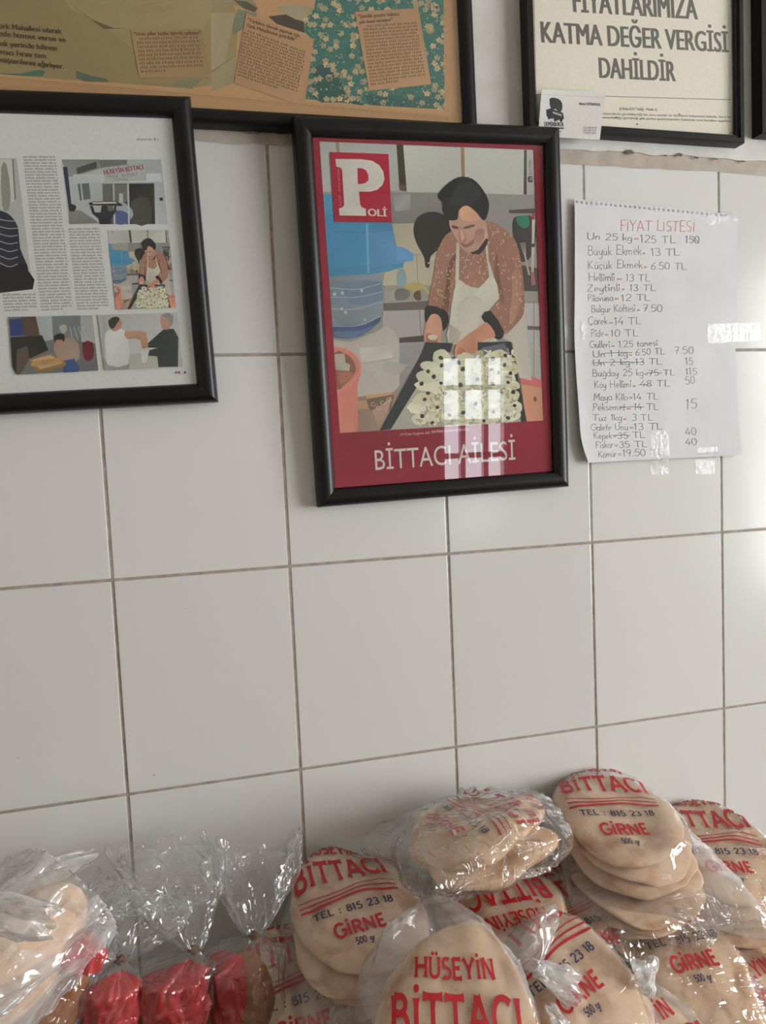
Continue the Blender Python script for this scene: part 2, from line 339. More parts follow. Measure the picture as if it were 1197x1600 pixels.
# ------------------------------------------------------------------ the room
M_grout = mat('grout', (172, 162, 150), .9, rgb2=(146, 134, 121), scale=60, bump=.3)
M_plaster = mat('painted_plaster', (210, 208, 203), .75, rgb2=(197, 193, 186), scale=14, bump=.35, detail=8)
M_wall = mat('room_paint', (198, 190, 178), .7, noise_amt=.04, scale=6)
M_ceil = mat('ceiling_paint', (196, 192, 184), .8, noise_amt=.03, scale=5)
M_floor = mat('floor_tiles', (128, 112, 98), .35, noise_amt=.15, scale=9)
M_whitewood = mat('white_window_paint', (225, 225, 220), .4, noise_amt=.03)
def tile_mat():
    m, nt, b = new_mat('white_glazed_tile')
    tc = N(nt, 'ShaderNodeTexCoord'); oi = N(nt, 'ShaderNodeObjectInfo')
    nz = N(nt, 'ShaderNodeTexNoise', Scale=7.0, Detail=3.0); nt.links.new(tc.outputs['Object'], nz.inputs['Vector'])
    r = N(nt, 'ShaderNodeValToRGB'); r.color_ramp.elements[0].color = (*lin((208, 206, 202)), 1); r.color_ramp.elements[1].color = (*lin((214, 212, 208)), 1)
    nt.links.new(oi.outputs['Random'], r.inputs['Fac'])
    # small chips and specks of dirt in the glaze
    vo = N(nt, 'ShaderNodeTexVoronoi', Scale=22.0); ad = N(nt, 'ShaderNodeVectorMath', operation='ADD'); cb = N(nt, 'ShaderNodeCombineXYZ')
    ml = N(nt, 'ShaderNodeMath', operation='MULTIPLY'); ml.inputs[1].default_value = 37.0
    nt.links.new(oi.outputs['Random'], ml.inputs[0]); nt.links.new(ml.outputs[0], cb.inputs[0]); nt.links.new(ml.outputs[0], cb.inputs[2])
    nt.links.new(tc.outputs['Object'], ad.inputs[0]); nt.links.new(cb.outputs[0], ad.inputs[1]); nt.links.new(ad.outputs[0], vo.inputs['Vector'])
    lt = N(nt, 'ShaderNodeMath', operation='LESS_THAN'); lt.inputs[1].default_value = .028; nt.links.new(vo.outputs['Distance'], lt.inputs[0])
    sx = N(nt, 'ShaderNodeSeparateColor'); nt.links.new(vo.outputs['Color'], sx.inputs[0])
    gt = N(nt, 'ShaderNodeMath', operation='GREATER_THAN'); gt.inputs[1].default_value = .86; nt.links.new(sx.outputs[0], gt.inputs[0])
    an = N(nt, 'ShaderNodeMath', operation='MULTIPLY'); nt.links.new(lt.outputs[0], an.inputs[0]); nt.links.new(gt.outputs[0], an.inputs[1])
    an2 = N(nt, 'ShaderNodeMath', operation='MULTIPLY'); an2.inputs[1].default_value = .6; nt.links.new(an.outputs[0], an2.inputs[0])
    mx = N(nt, 'ShaderNodeMix', data_type='RGBA'); mx.inputs[7].default_value = (*lin((105, 95, 85)), 1)
    nt.links.new(an2.outputs[0], mx.inputs[0]); nt.links.new(r.outputs['Color'], mx.inputs[6]); nt.links.new(mx.outputs[2], b.inputs['Base Color'])
    b.inputs['Roughness'].default_value = .16; b.inputs['Specular IOR Level'].default_value = .5
    bp = N(nt, 'ShaderNodeBump', Strength=.22, Distance=.002); nt.links.new(nz.outputs['Fac'], bp.inputs['Height']); nt.links.new(bp.outputs['Normal'], b.inputs['Normal'])
    return m
M_tile = tile_mat()
wb = boxes('wall_back', [(RX0 - .2, RX1 + .2, .0009, .2, 0, RZ1)], M_grout); tag(wb, 'white tiled back wall with grey grout below painted plaster', kind='structure')
# plaster above the tiling, with its ragged lower edge
V, Fc = [], []; n = 420; random.seed(3)
for i in range(n + 1):
    x = RX0 + (RX1 - RX0) * i / n
    e = ZT + .003 + .0035 * noise.noise((x * 22, 0, 0)) + .0022 * noise.noise((x * 90, 3, 0)) + .0012 * noise.noise((x * 260, 5, 0))
    V += [(x, .0016, e), (x, -.0022, e), (x, -.0036, e + .006), (x, -.0036, RZ1)]
    if i:
        k = 4 * i
        for j in range(3): Fc.append((k - 4 + j, k + j, k + j + 1, k - 3 + j))
mesh_obj('plaster', V, Fc, M_plaster, wb)
# a smear of old render left on the heads of the top tiles
M_smear = mat('dried_mortar', (186, 176, 163), .85, rgb2=(172, 160, 146), scale=45, bump=.25)
V, Fc = [], []
for i in range(n + 1):
    x = RX0 + (RX1 - RX0) * i / n
    wdt = .015 + .0045 * noise.noise((x * 6, 9, 1)) + .002 * noise.noise((x * 60, 9, 1))
    if 0.17 < x < 0.25: wdt *= .8
    V += [(x, -.0006, ZT + .006), (x, -.0006, ZT - wdt)]
    if i: Fc.append((2 * i - 2, 2 * i - 1, 2 * i + 1, 2 * i))
mesh_obj('mortar_smear', V, Fc, M_smear, wb)
tile0 = boxes('tile', [(-TP / 2 + .0016, TP / 2 - .0016, 0, .006, -.25 / 2 + .0016, .25 / 2 - .0016)], M_tile, wb, bevel=.0011)
for i in range(-8, 15):
    for j in range(7):
        o = tile0 if (i, j) == (-8, 0) else tile0.copy()
        if o is not tile0: COL.objects.link(o)
        o.location = ((i + .5) * TP, random.uniform(-.0003, .0003), ZT - .25 * (j + .5))
        o.rotation_euler = (random.uniform(-.0022, .0022), 0, random.uniform(-.0022, .0022))
tag(boxes('floor', [(RX0 - .2, RX1 + .2, RY0 - .2, .2, -.15, 0)], M_floor), 'greyish brown floor of the bakery shop', kind='structure')
tag(boxes('ceiling', [(RX0 - .2, RX1 + .2, RY0 - .2, .2, RZ1, RZ1 + .15)], M_ceil), 'plain white painted ceiling of the shop', kind='structure')
tag(boxes('wall_left', [(RX0 - .2, RX0, RY0, .0016, 0, RZ1)], M_wall), 'plain painted left wall of the shop', kind='structure')
y0, y1, z0, z1 = WIN_R
tag(boxes('wall_right', [(RX1, RX1 + .2, RY0, y0, 0, RZ1), (RX1, RX1 + .2, y1, .0016, 0, RZ1), (RX1, RX1 + .2, y0, y1, 0, z0), (RX1, RX1 + .2, y0, y1, z1, RZ1)], M_wall),
    'painted right wall around the shop window', kind='structure')
def window(name, fixed, axis, a0, a1, z0, z1, na, nz_, label, bar=.035, d=.05):
    """small-paned window in an opening; axis 'x': lies along x at y = fixed, 'y': along y at x = fixed"""
    r = empty(name, (0, 0, 0)); tag(r, label, kind='structure')
    def bx(p0, p1, q0, q1): return (p0, p1, fixed - d / 2, fixed + d / 2, q0, q1) if axis == 'x' else (fixed - d / 2, fixed + d / 2, p0, p1, q0, q1)
    for b in (bx(a0, a1, z0, z0 + bar), bx(a0, a1, z1 - bar, z1), bx(a0, a0 + bar, z0 + bar, z1 - bar), bx(a1 - bar, a1, z0 + bar, z1 - bar)):
        boxes('window_frame', [b], M_whitewood, r, bevel=.003)
    for i in range(1, na):
        c = a0 + (a1 - a0) * i / na; boxes('mullion', [bx(c - bar / 2, c + bar / 2, z0 + bar, z1 - bar)], M_whitewood, r)
    for j in range(1, nz_):
        c = z0 + (z1 - z0) * j / nz_; boxes('transom', [bx(a0 + bar, a1 - bar, c - bar / 2, c + bar / 2)], M_whitewood, r)
    return r
window('window_1', RX1 + .06, 'y', y0, y1, z0, z1, 3, 2, 'white framed shop window in the right wall', bar=.05)
FX0, FX1, FZ0, FZ1 = WIN_F
tag(boxes('wall_front', [(RX0 - .2, FX0, RY0 - .2, RY0, 0, RZ1), (FX1, RX1 + .2, RY0 - .2, RY0, 0, RZ1), (FX0, FX1, RY0 - .2, RY0, 0, FZ0), (FX0, FX1, RY0 - .2, RY0, FZ1, RZ1)], M_wall),
    'painted wall opposite the tiles with a small paned window', kind='structure')
window('window_2', RY0 - .06, 'x', FX0, FX1, FZ0, FZ1, 3, 4, 'small paned white window opposite the tiled wall', bar=.04)
M_dirt = mat('old_dirt', (112, 104, 95), .9, noise_amt=.2, scale=80)
for px, py, rx, rz in ((985, 237, .006, .0028), (1062, 242, .0055, .0024), (1088, 246, .004, .0014), (1118, 248, .005, .001), (1040, 243, .003, .001), (1160, 252, .006, .001), (395, 206, .009, .0012), (352, 202, .012, .0012), (438, 208, .006, .001)):
    c = at(px, py, -.0042); r_ = random.Random(px)
    V = [(c[0], -.0043, c[2])] + [(c[0] + rx * (1 + r_.uniform(-.35, .35)) * math.cos(k * .5236), -.0039, c[2] + rz * (1 + r_.uniform(-.35, .35)) * math.sin(k * .5236)) for k in range(12)]
    mesh_obj('dirt_spot', V, [(0, 1 + k, 1 + (k + 1) % 12) for k in range(12)], M_dirt, wb)
# ------------------------------------------------------------------ framed prints on the wall
M_black = mat('black_frame_lacquer', (17, 17, 17), .36, noise_amt=.25, scale=30, bump=.06, spec=.35)
M_back = mat('backing_board', (120, 95, 70), .9, noise_amt=.1)
M_ink = ink_mat('printed_paper', .5)
M_inkmatt = ink_mat('aged_print', .8)
def glass_mat():
    m = bpy.data.materials.new('picture_glass'); m.use_nodes = True; nt = m.node_tree; nt.nodes.clear()
    out = N(nt, 'ShaderNodeOutputMaterial'); tr = N(nt, 'ShaderNodeBsdfTransparent'); gl = N(nt, 'ShaderNodeBsdfGlossy', Roughness=.012)
    tr.inputs[0].default_value = (.96, .97, .96, 1)
    fr, _ = schlick(nt, 1.9)
    mx = N(nt, 'ShaderNodeMixShader')
    nt.links.new(fr, mx.inputs[0]); nt.links.new(tr.outputs[0], mx.inputs[1]); nt.links.new(gl.outputs[0], mx.inputs[2]); nt.links.new(mx.outputs[0], out.inputs[0])
    return m
M_glass = glass_mat()
PROF_ROUND = [(0, 0), (0, .55), (.04, .78), (.14, .93), (.3, 1), (.5, 1.0), (.68, .93), (.82, .8), (.9, .64), (.93, .5), (1, .5), (1, 0)]
PROF_BOX = [(0, 0), (0, .9), (.08, 1), (.55, 1), (.62, .9), (.7, .82), (.92, .82), (1, .74), (1, 0)]
def frame(name, pl, L, Rr, B, T, mw, md, label, prof=PROF_ROUND, back=.0):
    """pl lies on the face of the print; outer edges L, Rr, B, T in plane units; moulding width mw, depth md"""
    r = empty(name, mw=pl.M); tag(r, label, 'picture frame')
    zf = md * .5; zb = -(md - zf)              # print plane is z = 0; moulding from zb to zf
    corners = [((L, B), (Rr, B)), ((Rr, B), (Rr, T)), ((Rr, T), (L, T)), ((L, T), (L, B))]
    cen = np.array([(L + Rr) / 2, (B + T) / 2])
    for a, b in corners:
        a = np.array(a); b = np.array(b); d = (b - a) / np.linalg.norm(b - a); inn = np.array([-d[1], d[0]])
        V, Fc = [], []; m = len(prof)
        for k, e in enumerate((a, b)):
            sg = 1 if k == 0 else -1
            for (q, h) in prof:
                p = e + inn * q * mw + d * sg * q * mw; V.append((p[0], p[1], zb + h * md))
        for j in range(m): Fc.append((j, (j + 1) % m, m + (j + 1) % m, m + j))
        Fc += [tuple(range(m))[::-1], tuple(range(m, 2 * m))]
        Fc = [f[::-1] for f in Fc]
        o = mesh_obj('frame_rail', V, Fc, M_black, r)
        o.data.polygons.foreach_set('use_smooth', [len(p.vertices) == 4 for p in o.data.polygons])
        o.data.set_sharp_from_angle(angle=math.radians(50))
    i = mw * .93
    boxes('backing_board', [(L + i, Rr - i, B + i, T - i, zb + .0005, -.0006)], M_back, r)
    g_ = .0036
    mesh_obj('glass', [(L + i, B + i, g_), (Rr - i, B + i, g_), (Rr - i, T - i, g_), (L + i, T - i, g_)], [(0, 1, 2, 3)], M_glass, r)
    return r
def rect_from(pl, pts):
    q = [pl.px(*p) for p in pts]; return q
def plane_at(px, py, Y, lean, roll): return Plane(at(px, py, Y), math.radians(lean), math.radians(roll))
# ---- the photograph of a cook with dough, printed twice (magazine cover and newspaper page)
def cookphoto(pr):
    A = lambda *p: [(500 + x / 6.155, 220 + y / 6.155) for x, y in p]
    Bq = lambda *p: [(640 + x / 5.7, 230 + y / 5.7) for x, y in p]
    Cq = lambda *p: [(500 + x / 6.155, 440 + y / 6.155) for x, y in p]
    D = lambda *p: [(640 + x / 5.44, 460 + y / 5.44) for x, y in p]
    E = lambda *p: [(440 + x / 2.5, 170 + y / 2.5) for x, y in p]
    P = pr.poly
    pr.grad([(499, 221), (834, 234), (849, 657), (531, 677)], (178, 174, 166), (160, 150, 140))
    # cupboards
    P(A((0, 8), (735, 35), (765, 475), (25, 490)), (192, 194, 188)); P(A((148, 12), (182, 14), (190, 110), (160, 110)), (165, 140, 120))
    P(A((735, 35), (802, 40), (838, 490), (765, 475)), (72, 62, 54)); P(A((755, 420), (825, 425), (838, 490), (765, 475)), (110, 88, 76))
    P([(630, 227), (720, 230.5), (721.8, 300.5), (635.8, 300)], (205, 205, 194)); P([(720, 230.5), (819, 234), (818, 304.5), (721.8, 300.5)], (206, 205, 196))
    P(Bq((455, 0), (488, 2), (493, 275), (462, 275)), (172, 132, 102)); P(Bq((1020, 24), (1043, 26), (1043, 420), (1016, 422)), (88, 82, 76)); P(Bq((1043, 26), (1104, 28), (1118, 418), (1043, 418)), (196, 190, 184))
    # wall tiles behind
    P([(611, 300.5), (818, 304.5), (845, 305), (846, 342), (611, 350)], (150, 146, 142)); P([(614, 349), (690, 348), (690, 446), (598, 446)], (200, 190, 165))
    P([(740, 304), (845, 305), (848, 420), (740, 420)], (160, 156, 152))
    for a, b in (((641, 303), (643, 349)), ((670, 303), (671, 349)), ((614, 349), (690, 347)), ((651, 398), (653, 446)), ((619, 399), (690, 397))): pr.line([a, b], .8, (135, 128, 118))
    P(A((700, 520), (870, 510), (875, 660), (720, 680)), (164, 162, 160))
    # hanging pan
    P(E((515, 470), (530, 425), (575, 403), (625, 410), (662, 450), (655, 490), (612, 548), (582, 578), (577, 618), (562, 616), (556, 580), (525, 520)), (52, 54, 51), 4)
    P(E((570, 600), (600, 596), (600, 602), (572, 606)), (190, 186, 180))
    # shelf things on the right
    P(Bq((880, 560), (1118, 545), (1120, 590), (890, 590)), (92, 82, 78), 0); P(Bq((925, 640), (980, 615), (1110, 630), (1120, 860), (1060, 1000), (960, 1000), (915, 750)), (82, 74, 74), 3)
    P(Bq((955, 620), (1050, 612), (1065, 690), (1020, 725), (960, 680)), (70, 142, 116), 3)
    P(Bq((1000, 1050), (1140, 1080), (1145, 1285), (1000, 1280)), (88, 80, 78))
    for k in range(4): pr.line(Bq((985 + 14 * k, 850), (1010 + 8 * k, 930), (1030, 980)), .8, (200, 190, 180))
    P(Bq((1020, 960), (1035, 960), (1075, 1140), (1055, 1140)), (205, 185, 165))
    P(Bq((1090, 640), (1117, 640), (1110, 860), (1088, 860)), (210, 200, 185)); P(Bq((1090, 590), (1118, 590), (1117, 645), (1090, 645)), (190, 70, 80)); P(Bq((1086, 890), (1112, 890), (1106, 1140), (1082, 1140)), (208, 200, 188)); P(Bq((1082, 1110), (1110, 1110), (1122, 1230), (1085, 1230)), (190, 120, 125))
    # worktop and cupboards below
    P([(599, 474), (690, 468), (690, 485), (600, 487)], (118, 108, 102)); P([(599, 470), (690, 464), (690, 469), (599, 474)], (176, 168, 156)); P([(817, 470), (842, 470), (843, 474), (817, 474)], (160, 155, 148))
    P([(598, 486), (690, 483), (690, 540), (640, 560), (598, 560)], (182, 176, 172)); P([(624, 528), (662, 524), (662, 534), (624, 536)], (84, 74, 72)); P([(625, 537), (662, 534), (650, 580), (625, 590)], (165, 160, 160))
    pr.line([(655, 484), (658, 526)], .9, (110, 104, 100))
    P([(818, 474), (843, 474), (846, 600), (822, 600)], (196, 190, 186)); pr.line([(834, 474), (834, 594)], .9, (120, 110, 105)); P([(824, 509), (844, 510), (844, 516), (824, 515)], (116, 104, 98))
    # things by the sink
    P(A((740, 1290), (760, 1240), (800, 1225), (830, 1290), (825, 1390), (750, 1395)), (150, 176, 182), 3); P(A((800, 1410), (940, 1355), (1050, 1450), (1040, 1480), (980, 1420), (920, 1510), (880, 1440)), (206, 190, 120), 3)
    P(A((720, 1450), (780, 1420), (860, 1450), (850, 1510), (760, 1540), (720, 1510)), (130, 128, 124), 3); P(A((900, 1470), (960, 1440), (970, 1530), (920, 1530)), (110, 84, 70), 3); P(A((605, 1470), (715, 1440), (720, 1540), (615, 1545)), (172, 166, 156))
    # water cooler: blue lid, bottle, body
    P(Cq((110, 560), (300, 580), (560, 470), (640, 420), (715, 480), (758, 590), (765, 1000), (700, 1070), (355, 1120), (380, 800), (310, 690), (135, 625)), (200, 192, 180))
    P(Cq((385, 640), (690, 610), (700, 730), (400, 780)), (212, 206, 194), 0); pr.line(Cq((400, 785), (600, 760), (700, 740)), .8, (165, 155, 144)); P(Cq((620, 760), (850, 800), (760, 900), (600, 870)), (188, 182, 174))
    P(Cq((80, -150), (590, -160), (590, 0), (612, 120), (605, 260), (590, 350), (515, 455), (400, 530), (260, 556), (125, 540), (100, 100)), (146, 158, 164), 0)
    P(Cq((90, 0), (600, -30), (612, 120), (600, 190), (350, 240), (110, 230)), (134, 150, 162), 0); P(Cq((250, 20), (560, 0), (590, 60), (580, 180), (300, 220)), (120, 138, 158), 3)
    P(Cq((112, 425), (420, 415), (592, 330), (575, 385), (490, 465), (380, 525), (260, 550), (128, 536)), (80, 98, 136))
    P(Cq((130, 480), (400, 470), (560, 400), (480, 470), (300, 545), (140, 530)), (104, 122, 154))
    for pts in (((95, 60), (350, 75), (585, 20)), ((100, 150), (350, 150), (600, 100)), ((105, 265), (350, 262), (605, 190)), ((110, 430), (380, 420), (592, 330))): pr.line(Cq(*pts), .9, (190, 200, 204))
    for x, y in ((140, 120), (215, 110), (400, 85), (210, 262), (245, 295), (430, 368)): P(Cq((x - 14, y - 14), (x + 14, y - 12), (x + 12, y + 16), (x - 12, y + 14)), (196, 202, 202))
    P(A((28, 515), (115, 515), (140, 785), (690, 788), (735, 1020), (790, 1022), (850, 1055), (897, 1085), (895, 1155), (808, 1165), (800, 1215), (640, 1262), (480, 1282), (85, 1308)), (82, 158, 196))
    P(A((40, 700), (690, 788), (730, 1000), (700, 1150), (480, 1200), (70, 1230)), (76, 152, 192)); P(A((430, 870), (700, 850), (740, 1030), (800, 1170), (640, 1230), (450, 1260)), (98, 156, 200)); P(A((735, 1020), (790, 1022), (897, 1085), (895, 1155), (740, 1150)), (106, 160, 206))
    pr.line(A((145, 872), (420, 880), (700, 858)), 1.0, (62, 132, 170)); pr.line(A((80, 1255), (400, 1245), (790, 1185)), 1.2, (72, 140, 178)); P(A((440, 800), (462, 800), (475, 1270), (455, 1270)), (118, 178, 206))
    # red tub with scraps
    P(Cq((128, 620), (250, 640), (350, 700), (397, 790), (392, 880), (362, 1000), (367, 1442), (186, 1457), (155, 1080)), (222, 138, 124), 0)
    P(Cq((132, 690), (240, 690), (320, 760), (345, 850), (300, 930), (230, 995), (160, 1035)), (156, 108, 96), 2); P(Cq((135, 700), (235, 690), (245, 780), (290, 800), (280, 860), (150, 850)), (196, 188, 172)); P(Cq((180, 870), (320, 880), (270, 950), (190, 990)), (182, 120, 96), 2)
    pr.line(Cq((160, 1070), (300, 980), (380, 860), (385, 790), (330, 700), (240, 650), (135, 632)), 2.4, (232, 156, 144)); P(Cq((185, 1150), (300, 1100), (330, 1440), (190, 1455)), (226, 146, 128), 0)
    # floor cloth and carton
    P(Cq((362, 1110), (700, 1060), (780, 1100), (620, 1430), (368, 1442)), (172, 144, 124)); P(Cq((440, 1095), (690, 1062), (710, 1090), (680, 1240), (480, 1240)), (128, 104, 90)); P(Cq((440, 1095), (690, 1062), (705, 1085), (450, 1130)), (216, 170, 130))
    P(Cq((362, 1150), (440, 1140), (460, 1220), (370, 1230)), (206, 164, 126)); P(Cq((600, 1180), (690, 1100), (660, 1230), (560, 1400), (500, 1240)), (196, 158, 138), 0)
    for x, y in ((510, 1175), (600, 1160), (660, 1130), (560, 1210)): pr.line(Cq(*[(x + 30 * math.cos(a) * (1 - a / 9), y + 28 * math.sin(a) * (1 - a / 9)) for a in [k * .8 for k in range(8)]]), .9, (224, 196, 168))
    P([(812, 590), (846, 594), (849, 657), (822, 660)], (222, 158, 130)); P([(812, 590), (830, 588), (847, 595), (847, 606), (814, 600)], (222, 122, 118)); pr.ell(836, 624, 3, 4, (130, 84, 66), jit=.3)
    # the cook: skirt of the apron, blouse, apron
    P(E((850, 890), (945, 790), (968, 960), (976, 1062), (928, 1050), (900, 915)), (208, 200, 186))
    bl = E((690, 470), (640, 495), (608, 560), (592, 660), (572, 770), (600, 800), (645, 832), (675, 760), (840, 760), (780, 800), (830, 850), (862, 888), (925, 832), (948, 780), (941, 640), (915, 520), (862, 465), (800, 440))
    P(bl, (172, 126, 106), 3)
    P(E((690, 560), (660, 640), (655, 760), (640, 820), (620, 800), (640, 700), (655, 600)), (134, 94, 80), 3); P(E((840, 560), (850, 650), (870, 740), (860, 760), (830, 680)), (140, 100, 84), 3); P(E((900, 640), (935, 640), (930, 780), (890, 840), (900, 720)), (184, 138, 116), 3)
    rr = random.Random(5)
    pr.scatter(1)
    for k in range(420):
        x, y = rr.uniform(665, 822), rr.uniform(345, 530)
        if inside((x, y), bl):
            a = rr.uniform(0, 360)
            if rr.random() < .45: pr.ell(x, y, rr.uniform(.8, 2.0), rr.uniform(.6, 1.2), rr.choice([(224, 190, 166), (232, 204, 178), (206, 166, 142)]), a, 6)
            else:
                r0 = rr.uniform(1.2, 2.6); a0 = math.radians(a); pr.line([(x + r0 * math.cos(a0 + t), y + r0 * math.sin(a0 + t)) for t in (0, .9, 1.8, 2.7)], .75, (226, 194, 168), 0)
    pr.scatter(0)
    P(E((686, 668), (720, 688), (770, 700), (808, 660), (826, 650), (850, 740), (800, 800), (850, 890), (800, 918), (652, 918), (655, 840), (665, 760)), (212, 208, 192), 2)
    P(E((690, 760), (780, 740), (760, 880), (700, 900)), (204, 198, 180), 3); P(E((655, 840), (700, 870), (690, 915), (652, 916)), (188, 182, 164), 0)
    P(E((682, 520), (694, 530), (692, 690), (678, 690)), (214, 206, 188)); P(E((790, 462), (803, 478), (808, 590), (832, 668), (812, 668), (797, 560)), (220, 214, 196))
    # head
    P(E((654, 442), (672, 400), (720, 378), (775, 412), (800, 450), (797, 515), (765, 556), (735, 566), (704, 546), (680, 505), (662, 475)), (206, 166, 146), 3)
    P(E((700, 385), (745, 385), (770, 430), (740, 440), (700, 430)), (224, 172, 142), 3); P(E((664, 455), (690, 462), (690, 470), (668, 468)), (120, 84, 74), 2); P(E((712, 462), (750, 452), (752, 460), (716, 470)), (126, 90, 78), 2)
    P(E((690, 462), (708, 470), (722, 510), (712, 528), (692, 515)), (190, 142, 124), 3); P(E((700, 470), (714, 500), (708, 516), (700, 505)), (222, 180, 160), 3); P(E((694, 522), (720, 530), (752, 508), (745, 532), (715, 542)), (164, 112, 100), 3); P(E((755, 480), (790, 470), (785, 520), (755, 540)), (190, 146, 126), 3)
    P(E((735, 562), (765, 552), (800, 505), (803, 530), (770, 570)), (74, 56, 50), 2)
    P(E((610, 340), (640, 300), (690, 268), (745, 274), (788, 320), (810, 372), (800, 425), (785, 435), (760, 405), (722, 378), (692, 398), (686, 432), (650, 434), (630, 400), (628, 366)), (44, 46, 45), 3)
    P(E((690, 300), (745, 290), (780, 340), (740, 370), (690, 380), (660, 360)), (56, 59, 57), 3)
    # cuffs and hands
    P(E((572, 768), (640, 788), (653, 832), (632, 868), (616, 818), (584, 806), (566, 842), (559, 800)), (48, 48, 50), 2); P(E((779, 812), (815, 788), (868, 870), (852, 902), (825, 890), (800, 842)), (46, 48, 52), 2)
    P(E((584, 804), (614, 808), (626, 840), (624, 892), (606, 938), (575, 932), (555, 892), (562, 846)), (214, 160, 134), 3); P(E((565, 880), (600, 886), (610, 905), (590, 930), (568, 918)), (186, 128, 106), 3); P(E((572, 885), (606, 884), (604, 902), (578, 902)), (226, 216, 196), 2)
    P(E((800, 834), (835, 888), (785, 908), (757, 965), (722, 986), (682, 976), (678, 930), (715, 890), (762, 860)), (212, 150, 120), 3); P(E((690, 930), (720, 950), (716, 984), (685, 974)), (186, 124, 100), 3); P(E((708, 950), (722, 956), (720, 962), (706, 958)), (226, 200, 150))
    # tray of dough
    P(E((562, 912), (668, 916), (660, 950), (612, 955), (440, 1248), (382, 1258), (545, 960)), (56, 62, 64)); P(E((765, 912), (895, 910), (958, 1226), (930, 1226), (882, 945), (765, 945)), (58, 62, 66))
    P(E((612, 950), (690, 965), (885, 935), (935, 1228), (425, 1254)), (182, 178, 164)); P(E((780, 935), (870, 915), (885, 950), (790, 965)), (112, 118, 122))
    pr.scatter(1)
    for x, y in ((270, 530), (190, 620), (140, 700), (480, 560), (740, 520), (800, 560), (430, 650), (600, 640), (760, 650), (850, 640), (270, 690), (130, 780), (440, 760), (240, 790), (620, 740), (760, 750), (850, 760), (330, 870), (120, 890), (540, 860), (720, 860), (850, 870), (220, 960), (60, 960), (430, 960), (640, 950), (800, 950), (880, 960), (90, 1060), (340, 1050), (520, 1040), (700, 1030), (850, 1030), (180, 1040), (620, 1050), (430, 1070)):
        c = D((x, y))[0]; pr.ell(c[0], c[1], rr.uniform(13, 18), rr.uniform(8, 12), rr.choice([(230, 226, 196), (224, 218, 184), (234, 230, 204)]), rr.uniform(-20, 20), 14, .1)
    pr.scatter(0); pr.scatter(1)
    for k in range(620):
        x, y = rr.uniform(40, 900), rr.uniform(480, 1110)
        if x < 480 - (y - 480) * .75 or (y < 560 and 380 < x < 560): continue
        c = D((x, y))[0]; pr.ell(c[0], c[1], rr.uniform(1.5, 5), rr.uniform(.8, 2.6), rr.choice([(240, 236, 212), (212, 202, 162), (200, 188, 146), (234, 228, 198), (190, 178, 138), (238, 234, 208)]), rr.uniform(0, 180), 9, .22)
    pr.scatter(0); pr.scatter(1)
    for x, y in ((265, 540), (372, 545), (155, 655), (205, 700), (100, 760), (265, 755), (430, 770), (575, 722), (705, 760), (835, 748), (880, 830), (775, 830), (155, 840), (127, 893), (235, 960), (300, 840), (560, 930), (890, 945), (710, 1000), (335, 1025), (455, 1005), (105, 1035), (190, 1090), (450, 635), (705, 550), (810, 520), (755, 665), (855, 670), (690, 640), (630, 1075), (835, 1050), (805, 600), (270, 605), (415, 580)):
        c = D((x, y))[0]; pr.ell(c[0], c[1], rr.uniform(2.8, 4.3), rr.uniform(2.4, 3.6), rr.choice([(74, 58, 62), (88, 70, 72), (66, 52, 54)]), rr.uniform(0, 180), 10, .1)
    pr.scatter(0)
# ---- magazine cover in the middle frame
pp = plane_at(665, 480, -.019, 2.4, 1.35)
q = [pp.px(*p) for p in ((455, 183), (870, 200), (888, 758), (498, 795))]
L, Rr, B, T = (q[0][0] + q[3][0]) / 2, (q[1][0] + q[2][0]) / 2, (q[2][1] + q[3][1]) / 2, (q[0][1] + q[1][1]) / 2
fm = frame('magazine_frame', pp, L, Rr, B, T, .0235, .02, 'tilted black frame holding a red magazine cover of a cook with dough')
pr = Print(pp.px)
pr.grad([(480, 205), (850, 220), (870, 745), (518, 772)], (156, 40, 58), (140, 22, 50))
cookphoto(pr)
PHOTO = [pp.px(499, 221), pp.px(834, 234), pp.px(531, 677)]
# keep the border of the cover over the photograph's edges
for qd in ([(480, 205), (499, 221), (531, 677), (518, 772)], [(480, 205), (850, 220), (834, 234), (499, 221)], [(850, 220), (870, 745), (849, 657), (834, 234)], [(518, 772), (531, 677), (849, 657), (870, 745)]):
    pr.poly(qd, (154, 34, 56))
A = lambda *p: [(500 + x / 6.155, 220 + y / 6.155) for x, y in p]
RED = (184, 34, 62)
pr.poly(A((95, 110), (657, 130), (690, 788), (137, 783)), RED)
pr.poly(A((148, 178), (400, 180), (500, 195), (570, 238), (608, 300), (618, 370), (598, 430), (548, 474), (480, 492), (372, 490), (385, 615), (400, 642), (440, 655), (442, 724), (187, 720), (182, 652), (215, 642), (232, 620), (212, 290), (198, 262), (155, 250)), (222, 216, 206))
pr.poly(A((358, 265), (400, 266), (440, 285), (465, 335), (462, 385), (430, 412), (363, 420)), RED)
a, b = A((462, 724), (640, 730)); pr.text('OLİ', a, b, 11.5, (226, 214, 204), heavy=0.06)
a, b = A((203, 626), (182, 268)); pr.text('Sayı: 328     26 Mart 2017 Pazar', a, b, 3.0, (214, 160, 160))
Bq = lambda *p: [(640 + x / 5.7, 230 + y / 5.7) for x, y in p]
a, b = Bq((1084, 245), (1078, 112)); pr.text('Erol UYSAL', a, b, 3.3, (96, 88, 84))
pr.poly(Bq((1060, 262), (1088, 260), (1092, 312), (1064, 314)), (58, 54, 52)); pr.poly(Bq((1068, 272), (1083, 271), (1085, 300), (1070, 301)), (150, 145, 140), 2)
